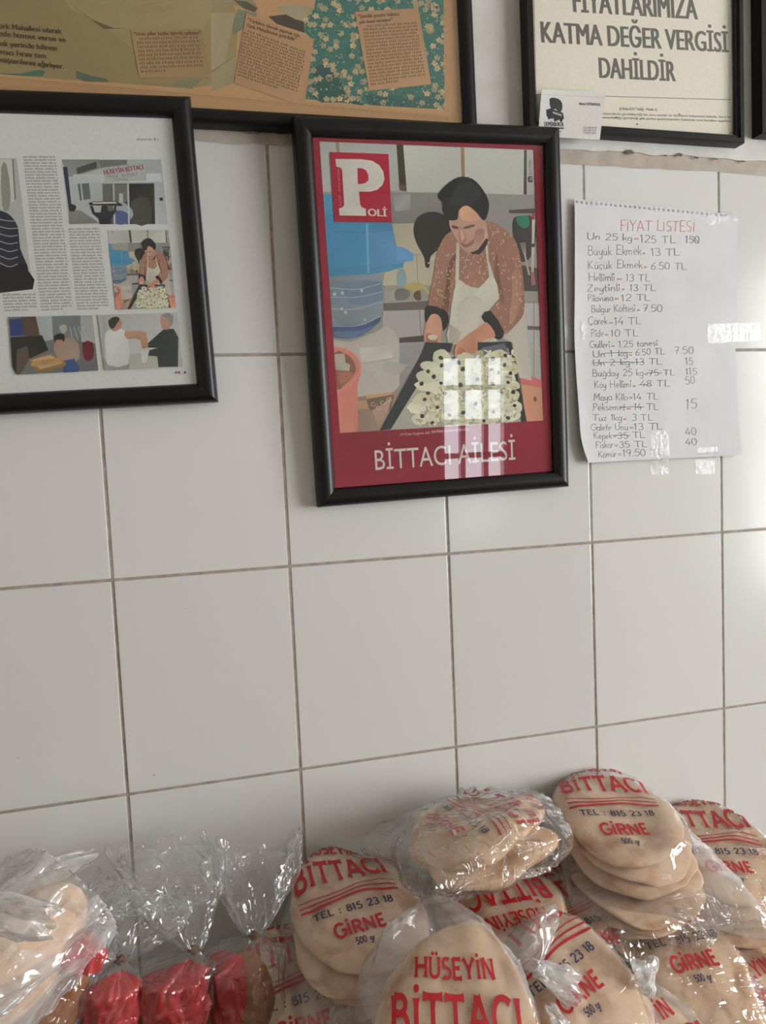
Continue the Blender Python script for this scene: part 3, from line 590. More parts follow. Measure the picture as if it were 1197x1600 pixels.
pr.text("1915'ten bugüne dek", (625, 681), (672, 677.5), 4.2, (226, 196, 196)); pr.greek((674, 673), (735, 669), (735, 673.5), (674, 677.5), 1, (206, 160, 164), xh=.8, wl=(.1, .2))
pr.text('BİTTACI AİLESİ', (586.5, 734.5), (805, 718), 32, (224, 214, 210))
pr.build('magazine_cover', fm, M_ink)
# ---- newspaper page in the left frame
pn = plane_at(150, 400, -.019, 2.3, 1.9)
q = [pn.px(*p) for p in ((296, 153), (343, 628), (0, 140), (0, 650))]
Rn = (q[0][0] + q[1][0]) / 2; Tn = q[0][1]; Bn = q[1][1]; Ln = Rn - .52
fn = frame('newspaper_frame', pn, Ln, Rn, Bn, Tn, .0235, .02, 'black frame with a white newspaper page of photos and columns')
pr = Print(pn.px)
Lx = Ln + .02
pr.poly([(Ln + .018, Bn + .018), (Rn - .018, Bn + .018), (Rn - .018, Tn - .018), (Ln + .018, Tn - .018)], (228, 229, 226), raw=True)
TXT = (152, 152, 152)
Bc = lambda *p: [(x * 350 / 1057, 130 + y * 350 / 1057) for x, y in p]
for tl, tr, br, bl, n_, ind in (((108, 345), (265, 345), (350, 1075), (195, 1080), 52, 0), ((322, 685), (472, 683), (520, 1072), (365, 1076), 28, 0), ((10, 995), (172, 993), (184, 1078), (24, 1084), 6, 0)):
    a, b, c, d = Bc(tl, tr, br, bl); pr.greek(a, b, c, d, n_, TXT, xh=.5, wl=(.12, .34), last=.7, rag=.02)
a, b = Bc((735, 274), (762, 274)); pr.text('11', a, b, 5.0, (90, 90, 90), fit=False); pr.greek(*Bc((645, 262), (722, 262), (722, 275), (645, 275)), 1, (150, 150, 150), xh=.6, wl=(.2, .3)); pr.line(Bc((729, 256), (729, 272)), 1.0, (90, 90, 90))
# man in the striped jumper
P = pr.poly
P([(-60, 248), (26, 247.5), (51.5, 452), (-60, 456)], (188, 190, 186)); P(Bc((0, 360), (60, 358), (75, 550), (0, 600)), (206, 205, 196), 0); pr.line(Bc((60, 360), (72, 550)), 2, (120, 118, 110))
P(Bc((5, 400), (30, 380), (50, 520), (40, 600), (10, 580)), (150, 150, 144), 2)
P(Bc((-150, 560), (0, 600), (50, 625), (85, 680), (95, 780), (125, 850), (130, 900), (60, 960), (-150, 980)), (44, 48, 66), 2); P(Bc((-150, 900), (100, 850), (130, 880), (155, 972), (-150, 985)), (30, 31, 38), 2)
for k in range(7): pr.line(Bc((-120, 690 + 38 * k - 60), (-20, 700 + 34 * k - 60), (40, 650 + 36 * k), (84, 650 + 34 * k)), 1.1, (196, 198, 204))
# shop front
P(Bc((290, 360), (760, 360), (792, 667), (325, 666)), (192, 196, 196)); P(Bc((290, 360), (470, 360), (480, 400), (360, 440), (320, 440)), (150, 152, 148)); P(Bc((360, 400), (455, 370), (458, 400), (365, 430)), (90, 92, 90)); P(Bc((470, 362), (600, 362), (600, 385), (475, 400)), (128, 130, 128))
P(Bc((325, 600), (380, 600), (470, 660), (325, 666)), (140, 140, 138)); P(Bc((297, 395), (318, 395), (340, 600), (325, 600)), (58, 60, 84)); P(Bc((330, 570), (360, 580), (350, 605), (325, 600)), (52, 52, 52), 2)
P(Bc((345, 430), (760, 425), (765, 465), (345, 472)), (206, 210, 210)); P(Bc((366, 475), (420, 472), (428, 545), (378, 555)), (104, 108, 112)); P(Bc((378, 470), (384, 470), (395, 555), (388, 556)), (205, 208, 208))
P(Bc((483, 475), (728, 472), (735, 665), (490, 665)), (78, 80, 78)); P(Bc((483, 475), (535, 475), (540, 600), (490, 600)), (116, 118, 114)); P(Bc((540, 478), (600, 476), (605, 560), (545, 560)), (128, 128, 120)); P(Bc((562, 520), (580, 520), (582, 560), (563, 560)), (214, 214, 208))
P(Bc((610, 478), (722, 476), (728, 662), (614, 662)), (56, 58, 56)); P(Bc((620, 560), (700, 540), (715, 660), (620, 660)), (84, 82, 76), 2); P(Bc((548, 570), (580, 560), (625, 600), (620, 640), (560, 650)), (170, 178, 186), 2); P(Bc((550, 600), (610, 620), (608, 662), (530, 662)), (92, 106, 150), 2)
for x in (536, 604, 732): P(Bc((x - 4, 474), (x + 4, 474), (x + 9, 665), (x + 1, 665)), (206, 210, 210))
P(Bc((490, 403), (688, 375), (690, 458), (494, 467)), (176, 178, 174)); P(Bc((493, 406), (686, 379), (687, 455), (496, 464)), (196, 198, 194))
a, b = Bc((494, 432), (678, 406)); pr.text('HÜSEYİN BİTTACI', a, b, 7.6, (150, 40, 48), heavy=0.04)
a, b = Bc((507, 450), (652, 438)); pr.text('FIRINI · BAKERY', a, b, 6.0, (138, 142, 152))
a, b = Bc((540, 461), (605, 458)); pr.text('TEL 815 23 18', a, b, 3.2, (90, 92, 96))
P(Bc((418, 566), (440, 558), (545, 556), (580, 574), (575, 580), (425, 576)), (50, 50, 48)); P(Bc((432, 562), (545, 560), (555, 568), (440, 570)), (212, 208, 196), 0)
P(Bc((425, 578), (438, 580), (448, 610), (475, 610), (480, 582), (508, 582), (512, 608), (535, 604), (540, 578), (550, 582), (542, 615), (520, 640), (520, 666), (470, 666), (465, 640), (436, 615)), (44, 46, 58), 1); P(Bc((480, 580), (506, 580), (508, 604), (494, 612), (480, 604)), (60, 48, 44), 2)
P(Bc((752, 540), (768, 540), (769, 555), (754, 555)), (52, 58, 82))
# the cook again
OQ = [pn.px(168, 360), pn.px(263, 359.5), pn.px(181.6, 484)]
base = PHOTO[0]; e1 = PHOTO[1] - PHOTO[0]; e2 = PHOTO[2] - PHOTO[0]; inv = np.linalg.inv(np.array([e1, e2]).T)
f1 = OQ[1] - OQ[0]; f2 = OQ[2] - OQ[0]
def small(x, y):
    s_, t_ = inv @ (pp.px(x, y) - base); s_ = min(max(s_, 0), 1); t_ = min(max(t_, 0), 1)
    return OQ[0] + f1 * s_ + f2 * t_
pr.m = small; st = random.getstate(); cookphoto(pr); random.setstate(st); pr.m = pn.px
# baker with loaves in a wooden tray
P(Bc((40, 1104), (436, 1096), (465, 1356), (78, 1376)), (120, 122, 122)); P(Bc((45, 1115), (120, 1110), (120, 1190), (50, 1195)), (52, 70, 128)); P(Bc((100, 1105), (180, 1102), (185, 1190), (120, 1195)), (96, 76, 62)); P(Bc((170, 1102), (245, 1100), (252, 1210), (200, 1220), (190, 1190)), (184, 190, 192)); P(Bc((245, 1100), (380, 1098), (380, 1200), (255, 1210)), (128, 134, 134))
P(Bc((380, 1098), (436, 1096), (450, 1230), (385, 1220)), (186, 188, 184)); P(Bc((50, 1200), (200, 1190), (230, 1260), (140, 1300), (75, 1370), (60, 1340)), (44, 44, 42)); P(Bc((80, 1260), (130, 1240), (140, 1300), (100, 1370), (78, 1374)), (100, 86, 78)); P(Bc((390, 1225), (440, 1225), (440, 1300), (400, 1305)), (120, 40, 48), 2)
for k in range(4): pr.line(Bc((330 + 20 * k, 1150), (345 + 24 * k, 1215)), 1.0, (196, 198, 196))
P(Bc((280, 1150), (310, 1140), (318, 1165), (295, 1185)), (196, 190, 180), 2); P(Bc((255, 1230), (330, 1200), (370, 1230), (375, 1300), (320, 1330), (270, 1290)), (176, 150, 134), 2); P(Bc((255, 1195), (290, 1180), (306, 1195), (300, 1225), (265, 1230)), (46, 40, 38), 2); P(Bc((262, 1215), (295, 1212), (298, 1235), (270, 1240)), (186, 140, 116), 2)
P(Bc((300, 1310), (350, 1300), (375, 1340), (370, 1362), (300, 1366)), (66, 92, 146), 1); P(Bc((138, 1305), (240, 1275), (315, 1320), (310, 1335), (190, 1370), (160, 1345)), (166, 126, 82)); P(Bc((150, 1308), (238, 1283), (300, 1320), (190, 1352)), (206, 178, 136))
for k in range(5): pr.ell(*Bc((170 + 26 * k, 1322 - 3 * k))[0], 8, 4, (196, 150, 96), -20)
# two men at the counter
P(Bc((462, 1094), (836, 1084), (862, 1340), (496, 1356)), (204, 206, 202)); P(Bc((480, 1100), (500, 1100), (510, 1300), (490, 1330)), (180, 184, 182))
for k in range(5): pr.line(Bc((480 + 60 * k, 1096), (490 + 60 * k, 1260)), .6, (188, 190, 186))
P(Bc((600, 1280), (760, 1260), (862, 1300), (862, 1340), (600, 1350)), (190, 186, 178)); P(Bc((490, 1300), (610, 1290), (610, 1350), (497, 1356)), (158, 160, 158))
P(Bc((498, 1180), (540, 1160), (590, 1168), (606, 1215), (606, 1328), (510, 1330), (495, 1260)), (222, 222, 218), 2); P(Bc((590, 1172), (680, 1172), (692, 1190), (690, 1225), (640, 1205), (600, 1208)), (206, 156, 130), 2); P(Bc((515, 1115), (545, 1102), (572, 1120), (574, 1150), (545, 1172), (520, 1160)), (196, 148, 126), 2); P(Bc((513, 1120), (545, 1102), (566, 1112), (552, 1135), (535, 1160), (517, 1150)), (62, 56, 54), 2)
P(Bc((740, 1190), (775, 1160), (820, 1160), (842, 1200), (840, 1338), (748, 1340), (742, 1290), (690, 1285), (700, 1262), (745, 1250), (695, 1248), (698, 1228)), (58, 66, 68), 1); P(Bc((758, 1100), (790, 1086), (816, 1105), (812, 1140), (790, 1164), (765, 1155)), (196, 150, 130), 2); P(Bc((762, 1098), (790, 1084), (818, 1100), (815, 1140), (800, 1145), (795, 1112)), (150, 148, 146), 2)
P(Bc((664, 1200), (690, 1190), (700, 1240), (672, 1252)), (200, 150, 122), 2); P(Bc((665, 1262), (705, 1262), (690, 1320), (670, 1318)), (226, 224, 218), 0)
for k, c in enumerate(((90, 140, 180), (180, 60, 60), (220, 220, 210), (60, 60, 60))): P(Bc((826 + 14 * k, 1360), (835 + 14 * k, 1360), (836 + 14 * k, 1370), (827 + 14 * k, 1370)), c)
pr.build('newspaper_page', fn, M_ink)
# ---- large aged poster behind, upper left
ps = plane_at(400, 120, -.012, 0.0, .6)
q = [ps.px(*p) for p in ((740, 100), (380, 200))]
Rs, Bs = q[0][0], q[1][1]; Ls, Ts = Rs - 1.0, Bs + .55
fs = frame('poster_frame', ps, Ls, Rs, Bs, Ts, .02, .018, 'wide black frame with a brown aged poster above the other frames', PROF_ROUND)
pr = Print(ps.px, 1.05); P = pr.poly
P([(Ls + .015, Bs + .015), (Rs - .015, Bs + .015), (Rs - .015, Ts - .015), (Ls + .015, Ts - .015)], (196, 152, 106), raw=True)
C5 = lambda *p: [(x / 3.627, y / 3.627) for x, y in p]
C6 = lambda *p: [(330 + x * 410 / 1197, y * 410 / 1197) for x, y in p]
P(C5((-400, -300), (1197, -300), (1350, 100), (1330, 470), (1050, 500), (600, 465), (-400, 400)), (160, 140, 96))
rr = random.Random(11)
P(C5((390, -200), (1100, -200), (1190, 100), (900, 330), (600, 160), (480, 90), (380, 20)), (172, 152, 108), 4); P(C5((380, 10), (480, 85), (590, 165), (720, 160), (640, 158), (520, 110)), (104, 88, 58), 0)
P(C5((760, 40), (880, 10), (1000, 30), (960, 60), (780, 78)), (160, 140, 97), 3); P(C5((-300, 405), (110, 418), (220, 395), (260, 405), (240, 432), (-300, 420)), (80, 122, 104)); P(C5((430, 400), (520, 430), (600, 445), (620, 466), (480, 462), (432, 440)), (90, 104, 84)); P(C5((960, 490), (1010, 455), (1150, 445), (1090, 505)), (134, 130, 96))
P(C6((0, -60), (150, -60), (210, 30), (200, 50), (100, 20), (0, 60)), (166, 150, 116)); P(C6((100, 0), (160, 5), (212, 38), (200, 56), (150, 40)), (98, 92, 72), 0); P(C6((120, 40), (210, 60), (200, 100), (100, 160), (96, 120)), (128, 132, 108)); P(C6((260, 75), (340, 66), (425, 100), (424, 150), (300, 110)), (78, 70, 58), 0); P(C6((300, 30), (420, 20), (480, 60), (430, 100), (340, 66)), (180, 164, 130), 2); P(C6((0, 330), (110, 250), (100, 380), (0, 420)), (166, 152, 116)); P(C6((60, 60), (110, 60), (60, 300), (0, 320), (0, 60)), (178, 160, 124)); pr.line(C6((0, 330), (110, 255)), 1.6, (140, 128, 98))
# the flowered dress
dr = C6((480, -60), (1075, -60), (1068, 500), (640, 470), (430, 452), (460, 180), (424, 145), (430, 90), (470, 40))
P(dr, (66, 116, 106)); P(C6((480, 300), (560, 330), (640, 440), (700, 480), (600, 468), (470, 452)), (50, 92, 84), 3); P(C6((700, 430), (900, 440), (1060, 420), (1066, 500), (720, 480)), (58, 102, 94), 0)
pr.scatter(1)
for k in range(1100):
    x, y = rr.uniform(425, 1070), rr.uniform(-50, 500); c0 = C6((x, y))[0]
    if not inside(c0, dr): continue
    big = rr.random() < .22; a = rr.uniform(0, 180); cc = rr.choice([(200, 178, 134), (184, 166, 126), (166, 156, 122)])
    if big:
        for j in range(5):
            t = j * 1.257 + a; pr.ell(c0[0] + 3.0 * math.cos(t), c0[1] + 2.6 * math.sin(t), 2.5, 2.0, cc, math.degrees(t), 7)
    else: pr.ell(c0[0], c0[1], rr.uniform(.9, 2.4), rr.uniform(.7, 1.3), rr.choice([cc, (124, 146, 122), (98, 132, 112), (44, 84, 78), (52, 96, 90)]), a, 6)
pr.scatter(0)
P(C6((1060, -60), (1120, -60), (1118, 530), (1066, 510)), (194, 150, 106))
for k in range(40):
    y = rr.uniform(-40, 490); c0 = C6((1066, y))[0]; pr.ell(c0[0], c0[1], rr.uniform(1, 4), rr.uniform(1, 4), (190, 150, 108), 0, 8, .3)
# lower margin and rules
def yb(x): return 116 + x * .0905
P([(-300, yb(-300)), (712, yb(712)), (712, yb(712) + 30), (-300, yb(-300) + 30)], (200, 156, 110)); pr.line([(-300, yb(-300) + 5), (700, yb(700) + 5)], .8, (150, 112, 76)); pr.line([(-300, yb(-300) + 8), (700, yb(700) + 8)], .7, (166, 126, 88))
SEP = (86, 62, 42)
for st_, a, b in (('Türk Mahallesi olarak', (-9, 44), (97, 53)), ('bölgede hizmet veren ve', (-23, 54), (103, 66.5)), ('birçok yerinde bilinen', (-19, 70), (89, 79.5)), ('Bittacı Fırını tam', (-8, 84.5), (72, 91.5)), ('müşterilerini ağırlıyor.', (-3, 97), (100, 108))): pr.text(st_, a, b, 8.6, SEP, heavy=.03)
P(C5((740, 175), (1140, 165), (1195, 440), (790, 440)), (176, 142, 100)); a, b = C5((760, 203), (1138, 196)); pr.text('“Uzun yıllar başka işlerde çalıştım”', a, b, 5.6, SEP, heavy=.05)
pr.greek(*C5((772, 216), (1130, 206), (1165, 410), (800, 425)), 9, (132, 102, 72), xh=.55, last=.4, indent=.05, wl=(.06, .15))
P(C6((160, 60), (468, 180), (430, 455), (400, 480), (105, 380)), (190, 148, 108)); a, b = C6((164, 98), (402, 172)); pr.text('“Türklere ekmek yapmak için', a, b, 5.6, SEP, heavy=.05); a, b = C6((160, 124), (388, 190)); pr.text('Türk Mahallesine getirildik”', a, b, 5.6, SEP, heavy=.05)
pr.greek(*C6((150, 132), (438, 240), (392, 442), (118, 352)), 15, (132, 100, 72), xh=.55, last=.7, indent=.06, wl=(.07, .17))
P(C6((655, 55), (945, 38), (1003, 386), (720, 415)), (196, 154, 114)); a, b = C6((670, 84), (858, 72)); pr.text('“Şimdiki gençler kültüre', a, b, 5.6, SEP, heavy=.05); a, b = C6((676, 110), (828, 98)); pr.text('pek önem vermiyor”', a, b, 5.6, SEP, heavy=.05)
pr.greek(*C6((690, 118), (940, 102), (985, 365), (728, 398)), 18, (136, 104, 76), xh=.55, last=.5, indent=.07, wl=(.07, .18))
pr.build('poster_print', fs, M_inkmatt)
# ---- price notice, upper right
pv = plane_at(985, 120, -.012, 0.0, .15)
q = [pv.px(*p) for p in ((820, 120), (1155, 120), (985, 217))]
Lv, Rv, Bv = q[0][0] - .0, q[1][0], q[2][1]; Tv = Bv + .3
fv = frame('notice_frame', pv, Lv, Rv, Bv, Tv, .0115, .02, 'thin black frame with a cream tax notice in bold capitals', PROF_BOX)
pr = Print(pv.px); P = pr.poly
P([(Lv + .009, Bv + .009), (Rv - .009, Bv + .009), (Rv - .009, Tv - .009), (Lv + .009, Tv - .009)], (238, 229, 212), raw=True)
C4 = lambda *p: [(730 + x * 467 / 1197, y * 467 / 1197) for x, y in p]
GR = (98, 95, 89)
for st_, a, b, cp in (('FİYATLARIMIZA', (428, 48), (922, 78), 36), ('KATMA DEĞER VERGİSİ', (300, 170), (1045, 210), 34), ('DAHİLDİR', (532, 312), (834, 326), 33)):
    a, b = C4(a, b); pr.text(st_, a, b, cp, GR, heavy=.045)
for pts in (((262, -200), (276, 378), (1068, 400), (1072, -200)), ): pr.line(C4(*pts), 1.2, GR, 0)
pr.line(C4((276, 378), (284, 520), (300, 534), (1040, 543), (1062, 530), (1070, 505), (1068, 400)), 1.2, GR, 0)
a, b = C4((610, 440), (760, 444)); pr.text('(6 Nolu KDV Tebliği - Madde 5)', a, b, 4.2, (110, 106, 98), heavy=0.05)
a, b = C4((300, 452), (1060, 473)); pr.text('Yükümlüler, bu Levhayı işyerinde müşterilerin görebileceği bir yere asmak ve vitrinlerin bulunması halinde, ikinci bir', a, b, 3.6, (112, 108, 100), heavy=.05)
a, b = C4((300, 467), (1062, 489)); pr.text('nüshayı koymak zorundadırlar. Bu zorunluluğu gerektiği gibi yerine getirmeyenler hakkında ceza kuralları uygulanır.', a, b, 3.6, (112, 108, 100), heavy=.05)
for x, y, r in ((680, 498, 1.6), (750, 527, 2.0), (598, 470, 1.4), (850, 458, 1.4)): pr.ell(*C4((x, y))[0], r, r * .8, (80, 70, 58), 20, 8, .3)
pr.build('notice_sheet', fv, M_ink)
# business card tucked in front of the notice glass
M_card = ink_mat('card_stock', .45)
pc = Plane(pv.o + pv.n * .0106, 0, math.radians(.15))
tl, tr, br, bl = C4((298, 358), (555, 370), (531, 560), (284, 545))
qc = [pc.px(*p) for p in (tl, tr, br, bl)]
card = empty('business_card', mw=pc.M); tag(card, 'white business card with a black truck logo tucked into the notice frame', 'card')
pr = Print(pc.px); P = pr.poly
P([tl, tr, br, bl], (222, 218, 212)); pr.line(C4((298, 378), (552, 390)), .7, (196, 190, 182))
P(C4((330, 396), (352, 392), (374, 402), (382, 425), (374, 450), (352, 436), (336, 440)), (62, 62, 64), 2); P(C4((316, 440), (334, 434), (384, 452), (388, 474), (380, 484), (372, 478), (360, 484), (348, 474), (338, 476), (318, 466)), (62, 62, 64), 1); P(C4((342, 446), (378, 458), (379, 466), (344, 454)), (170, 168, 164), 0)
for x, y in ((328, 472), (352, 480), (376, 482)): pr.ell(*C4((x, y))[0], 2.2, 2.6, (52, 52, 54))
a, b = C4((310, 505), (387, 507)); pr.text('DEMİRBÜKER', a, b, 7, (62, 62, 64), heavy=0.05); P(C4((312, 509), (387, 511), (387, 517), (312, 515)), (70, 70, 72))
a, b = C4((448, 420), (533, 424)); pr.text('Ahmet DEMİRBÜKER', a, b, 4.2, (80, 80, 82), heavy=0.05)
for k, t_ in enumerate(('0533 860 29 78', '0533 868 12 20', 'ÇATALKÖY, GİRNE')): a, b = C4((466 - k, 514 + 10.5 * k), (518 - k, 516 + 10.5 * k)); pr.text(t_, a, b, 3.0, (92, 92, 94))
pr.greek(*C4((340, 524), (378, 525), (378, 532), (340, 531)), 1, (110, 110, 112), xh=.7, wl=(.2, .4))
pr.build('card_print', card, M_card)
V = [(*p, z) for z in (-.0006, -.00002) for p in (qc[3], qc[2], qc[1], qc[0])]
mesh_obj('card_stock', V, [(0, 3, 2, 1), (4, 5, 6, 7), (0, 1, 5, 4), (1, 2, 6, 5), (2, 3, 7, 6), (3, 0, 4, 7)], mat('card_paper', (226, 222, 216), .5, noise_amt=.02), card)
# ---- a further frame cut off by the right edge
pe = plane_at(1190, 100, -.012, 0, .2)
q = [pe.px(*p) for p in ((1181, 100), (1190, 214))]
fe = frame('edge_frame', pe, q[0][0], q[0][0] + .3, q[1][1], q[1][1] + .4, .0155, .02, 'black picture frame cut off at the right edge, beside the notice', PROF_BOX)
pr = Print(pe.px)
pr.poly([(q[0][0] + .012, q[1][1] + .012), (q[0][0] + .288, q[1][1] + .012), (q[0][0] + .288, q[1][1] + .388), (q[0][0] + .012, q[1][1] + .388)], (196, 190, 176), raw=True)
pr.build('print_sheet', fe, M_ink)
# ------------------------------------------------------------------ handwritten price list taped to the tiles
M_paper = mat('notepad_paper', (211, 211, 210), .75, noise_amt=.02, scale=25, bump=.06)
YP = -.0045
cor = [at(*p, YP) for p in ((897, 312), (1154, 334), (1160, 711), (914, 722))]
def ph(x, z):
    s_ = (x - .56) / .26; t_ = (ZT - .07 - z) / .33
    lift = .011 * math.exp(-max(s_, 0) / .07) * (.35 + .65 * math.sin(max(0, min(1, t_)) * math.pi * .5)) + .006 * max(0, t_ - .85) / .15 * math.exp(-max(s_, 0) / .3)
    return -.0028 - lift - .0011 * (1 + math.sin(t_ * 9 + s_ * 5)) - .0008 * (1 + noise.noise((x * 30, z * 22, 4)))
def pp_(px, py, off=0.0):
    p = at(px, py, YP); return (p[0], ph(p[0], p[2]) - off, p[2])
edgeL = catmull([(897, 319), (896.5, 440), (897, 540), (902, 640), (906, 690), (916, 723)], 8)
edgeR = catmull([(1154, 341), (1149.5, 440), (1149, 520), (1152, 620), (1155, 680), (1160, 711)], 8)
paper = empty('price_list', at(1020, 520, -.004)); tag(paper, 'white handwritten price list torn from a spiral pad, taped to tiles', 'paper')
PL = np.array(paper.location)
def loc(v): return tuple(np.array(v) - PL)
V, Fc = [], []; nx = 30; ny = len(edgeL)
for j in range(ny):
    for i in range(nx + 1):
        t_ = i / nx; V.append(loc(pp_(edgeL[j][0] + (edgeR[j][0] - edgeL[j][0]) * t_, edgeL[j][1] + (edgeR[j][1] - edgeL[j][1]) * t_)))
for j in range(ny - 1):
    for i in range(nx):
        k = j * (nx + 1) + i; Fc.append((k, k + nx + 1, k + nx + 2, k + 1))
# torn spiral edge: a strip of cells, each with a drop shaped hole
nh = 34
for i in range(nh):
    t0, t1 = i / nh, (i + 1) / nh
    def q_(t_, v_): 
        x = 897 + (1154 - 897) * t_; y = (311.5 + (335 - 311.5) * t_) * (1 - v_) + (319 + (341 - 319) * t_) * v_
        return pp_(x, y)
    tm = (t0 + t1) / 2; k = len(V)
    ring = [(t0, 0.0), (tm, -.12), (t1, 0), (t1, .5), (t1, 1), (tm, 1), (t0, 1), (t0, .5)]
    hw = .27 / nh
    hole = [(tm - hw * .6, .3), (tm, .12), (tm + hw * .6, .3), (tm + hw, .55), (tm + hw * .6, .82), (tm, .9), (tm - hw * .6, .82), (tm - hw, .55)]
    V += [loc(q_(*p)) for p in ring] + [loc(q_(*p)) for p in hole]
    for a in range(8):
        b = (a + 1) % 8; Fc.append((k + a, k + 8 + a, k + 8 + b, k + b))
sh = mesh_obj('paper_sheet', V, Fc, M_paper, paper, smooth=True)
rr = random.Random(21)
GREY, PINK, DARK = (124, 124, 128), (212, 110, 126), (84, 84, 92)
C8 = lambda x, y: (880 + x / 3.637, 300 + y / 3.637)
lines = [('FİYAT LİSTESİ', (322, 222), (755, 224), 62, PINK), ('Un 25 kg', (130, 272), (395, 278), 38, GREY), ('=', (398, 280), (432, 280), 36, PINK), ('125 TL', (436, 288), (645, 292), 44, GREY), ('150', (694, 290), (778, 292), 42, DARK),
    ('Büyük Ekmek', (136, 362), (448, 358), 56, GREY), ('=', (450, 360), (470, 360), 30, PINK), ('13 TL', (500, 362), (668, 362), 42, GREY), ('Küçük Ekmek', (138, 438), (455, 432), 48, GREY), ('=', (458, 436), (480, 436), 28, PINK), ('6.50 TL', (498, 440), (708, 440), 40, GREY),
    ('Hellimli', (142, 508), (296, 505), 46, GREY), ('=', (300, 506), (340, 506), 34, PINK), ('13 TL', (356, 508), (498, 508), 40, GREY), ('Zeytinli', (134, 566), (328, 562), 42, GREY), ('=', (332, 562), (354, 562), 28, PINK), ('13 TL', (378, 562), (530, 560), 38, GREY),
    ('Pilavuna', (138, 620), (288, 618), 40, GREY), ('=', (290, 618), (318, 618), 30, PINK), ('12 TL', (332, 620), (500, 618), 38, GREY), ('Bulgur Köftesi', (158, 684), (412, 680), 42, GREY), ('=', (416, 680), (440, 680), 24, GREY), ('7.50', (452, 682), (566, 680), 40, GREY),
    ('Çörek', (140, 754), (256, 752), 46, GREY), ('=', (258, 752), (288, 752), 28, PINK), ('14 TL', (292, 754), (444, 752), 42, GREY), ('Pide', (158, 822), (232, 822), 44, GREY), ('=', (234, 822), (258, 822), 28, PINK), ('10 TL', (270, 822), (430, 820), 40, GREY),
    ('Gulleri', (148, 886), (268, 884), 40, GREY), ('=', (272, 884), (296, 884), 24, PINK), ('1.25 tanesi', (314, 884), (536, 874), 38, GREY), ('Un 1 kg', (164, 940), (368, 934), 38, GREY), ('=', (370, 934), (392, 934), 24, PINK), ('6.50 TL', (408, 930), (575, 922), 36, GREY), ('7.50', (628, 924), (742, 918), 42, GREY),
    ('Un 2 kg', (164, 988), (378, 984), 36, GREY), ('=13 TL', (380, 984), (560, 980), 36, GREY), ('15', (692, 984), (738, 982), 42, GREY), ('Buğday 25 kg', (162, 1050), (456, 1046), 40, GREY), ('=75 TL', (458, 1046), (634, 1042), 34, GREY), ('115', (692, 1040), (764, 1038), 38, GREY),
    ('Köy Hellimi', (172, 1116), (386, 1110), 42, GREY), ('=', (390, 1112), (414, 1112), 24, PINK), ('48 TL', (434, 1108), (606, 1106), 38, GREY), ('50', (690, 1094), (754, 1088), 44, GREY), ('Maya Kilo', (168, 1186), (366, 1182), 40, GREY), ('=14 TL', (368, 1182), (544, 1180), 38, GREY),
    ('Peksemet', (164, 1244), (352, 1240), 42, GREY), ('=', (354, 1240), (384, 1240), 24, PINK), ('14 TL', (398, 1240), (546, 1238), 38, GREY), ('15', (698, 1234), (768, 1230), 56, GREY), ('Tuz 1kg', (160, 1300), (334, 1298), 36, GREY), ('=', (336, 1298), (360, 1298), 24, PINK), ('3 TL', (386, 1300), (514, 1298), 38, GREY),
    ('Galete Unu', (150, 1356), (370, 1352), 38, GREY), ('=13 TL', (372, 1354), (570, 1350), 38, GREY), ('Kepek', (166, 1404), (276, 1402), 38, GREY), ('=35 TL', (278, 1402), (468, 1398), 36, GREY), ('40', (694, 1386), (764, 1380), 42, GREY),
    ('Fiskar', (178, 1456), (284, 1452), 38, GREY), ('=35 TL', (288, 1454), (478, 1450), 36, GREY), ('40', (694, 1440), (764, 1436), 38, GREY), ('Kömür', (192, 1510), (302, 1504), 38, GREY), ('=19.50 TL', (306, 1504), (574, 1496), 40, GREY)]
strikes = [((212, 920), (390, 912)), ((165, 972), (460, 968)), ((474, 1030), (556, 1030)), ((428, 1096), (504, 1100)), ((318, 1226), (460, 1222)), ((278, 1384), (380, 1384)), ((740, 252), (776, 290))]
def lower(s): return s
V, Fc, Cc = [], [], []
def addink(v2, fc, c):
    k = len(V)
    V.extend(loc(pp_(p[0], p[1], .00025)) for p in v2); cl = lin(c)
    for f in fc: Fc.append(tuple(i + k for i in f)); Cc.extend([cl] * len(f))
for st_, a, b, cp, c in lines:
    a = np.array(C8(*a)); b = np.array(C8(*b)); cp = cp / 3.637
    wd = 1.0 / cp * (.75 if c != PINK else .85)
    v, f, W = stroke_text(st_, wd=wd, jit=.035, rnd=rr)
    d = (b - a); L_ = np.linalg.norm(d); d = d / L_; up = np.array([d[1], -d[0]])
    sx = L_ / W
    addink([a + d * p[0] * sx + up * p[1] * cp for p in v], f, c)
for a, b in strikes:
    v, f = ribbon(catmull([C8(*a), C8((a[0] + b[0]) / 2, (a[1] + b[1]) / 2 - 3), C8(*b)], 4), .9); addink(v, f, GREY)
o = mesh_obj('handwriting', V, Fc, M_ink, sh); o['kind'] = 'stuff'
ca = o.data.color_attributes.new('ink', 'FLOAT_COLOR', 'CORNER'); ca.data.foreach_set('color', np.array([(*c, 1.0) for c in Cc], dtype=np.float32).ravel())
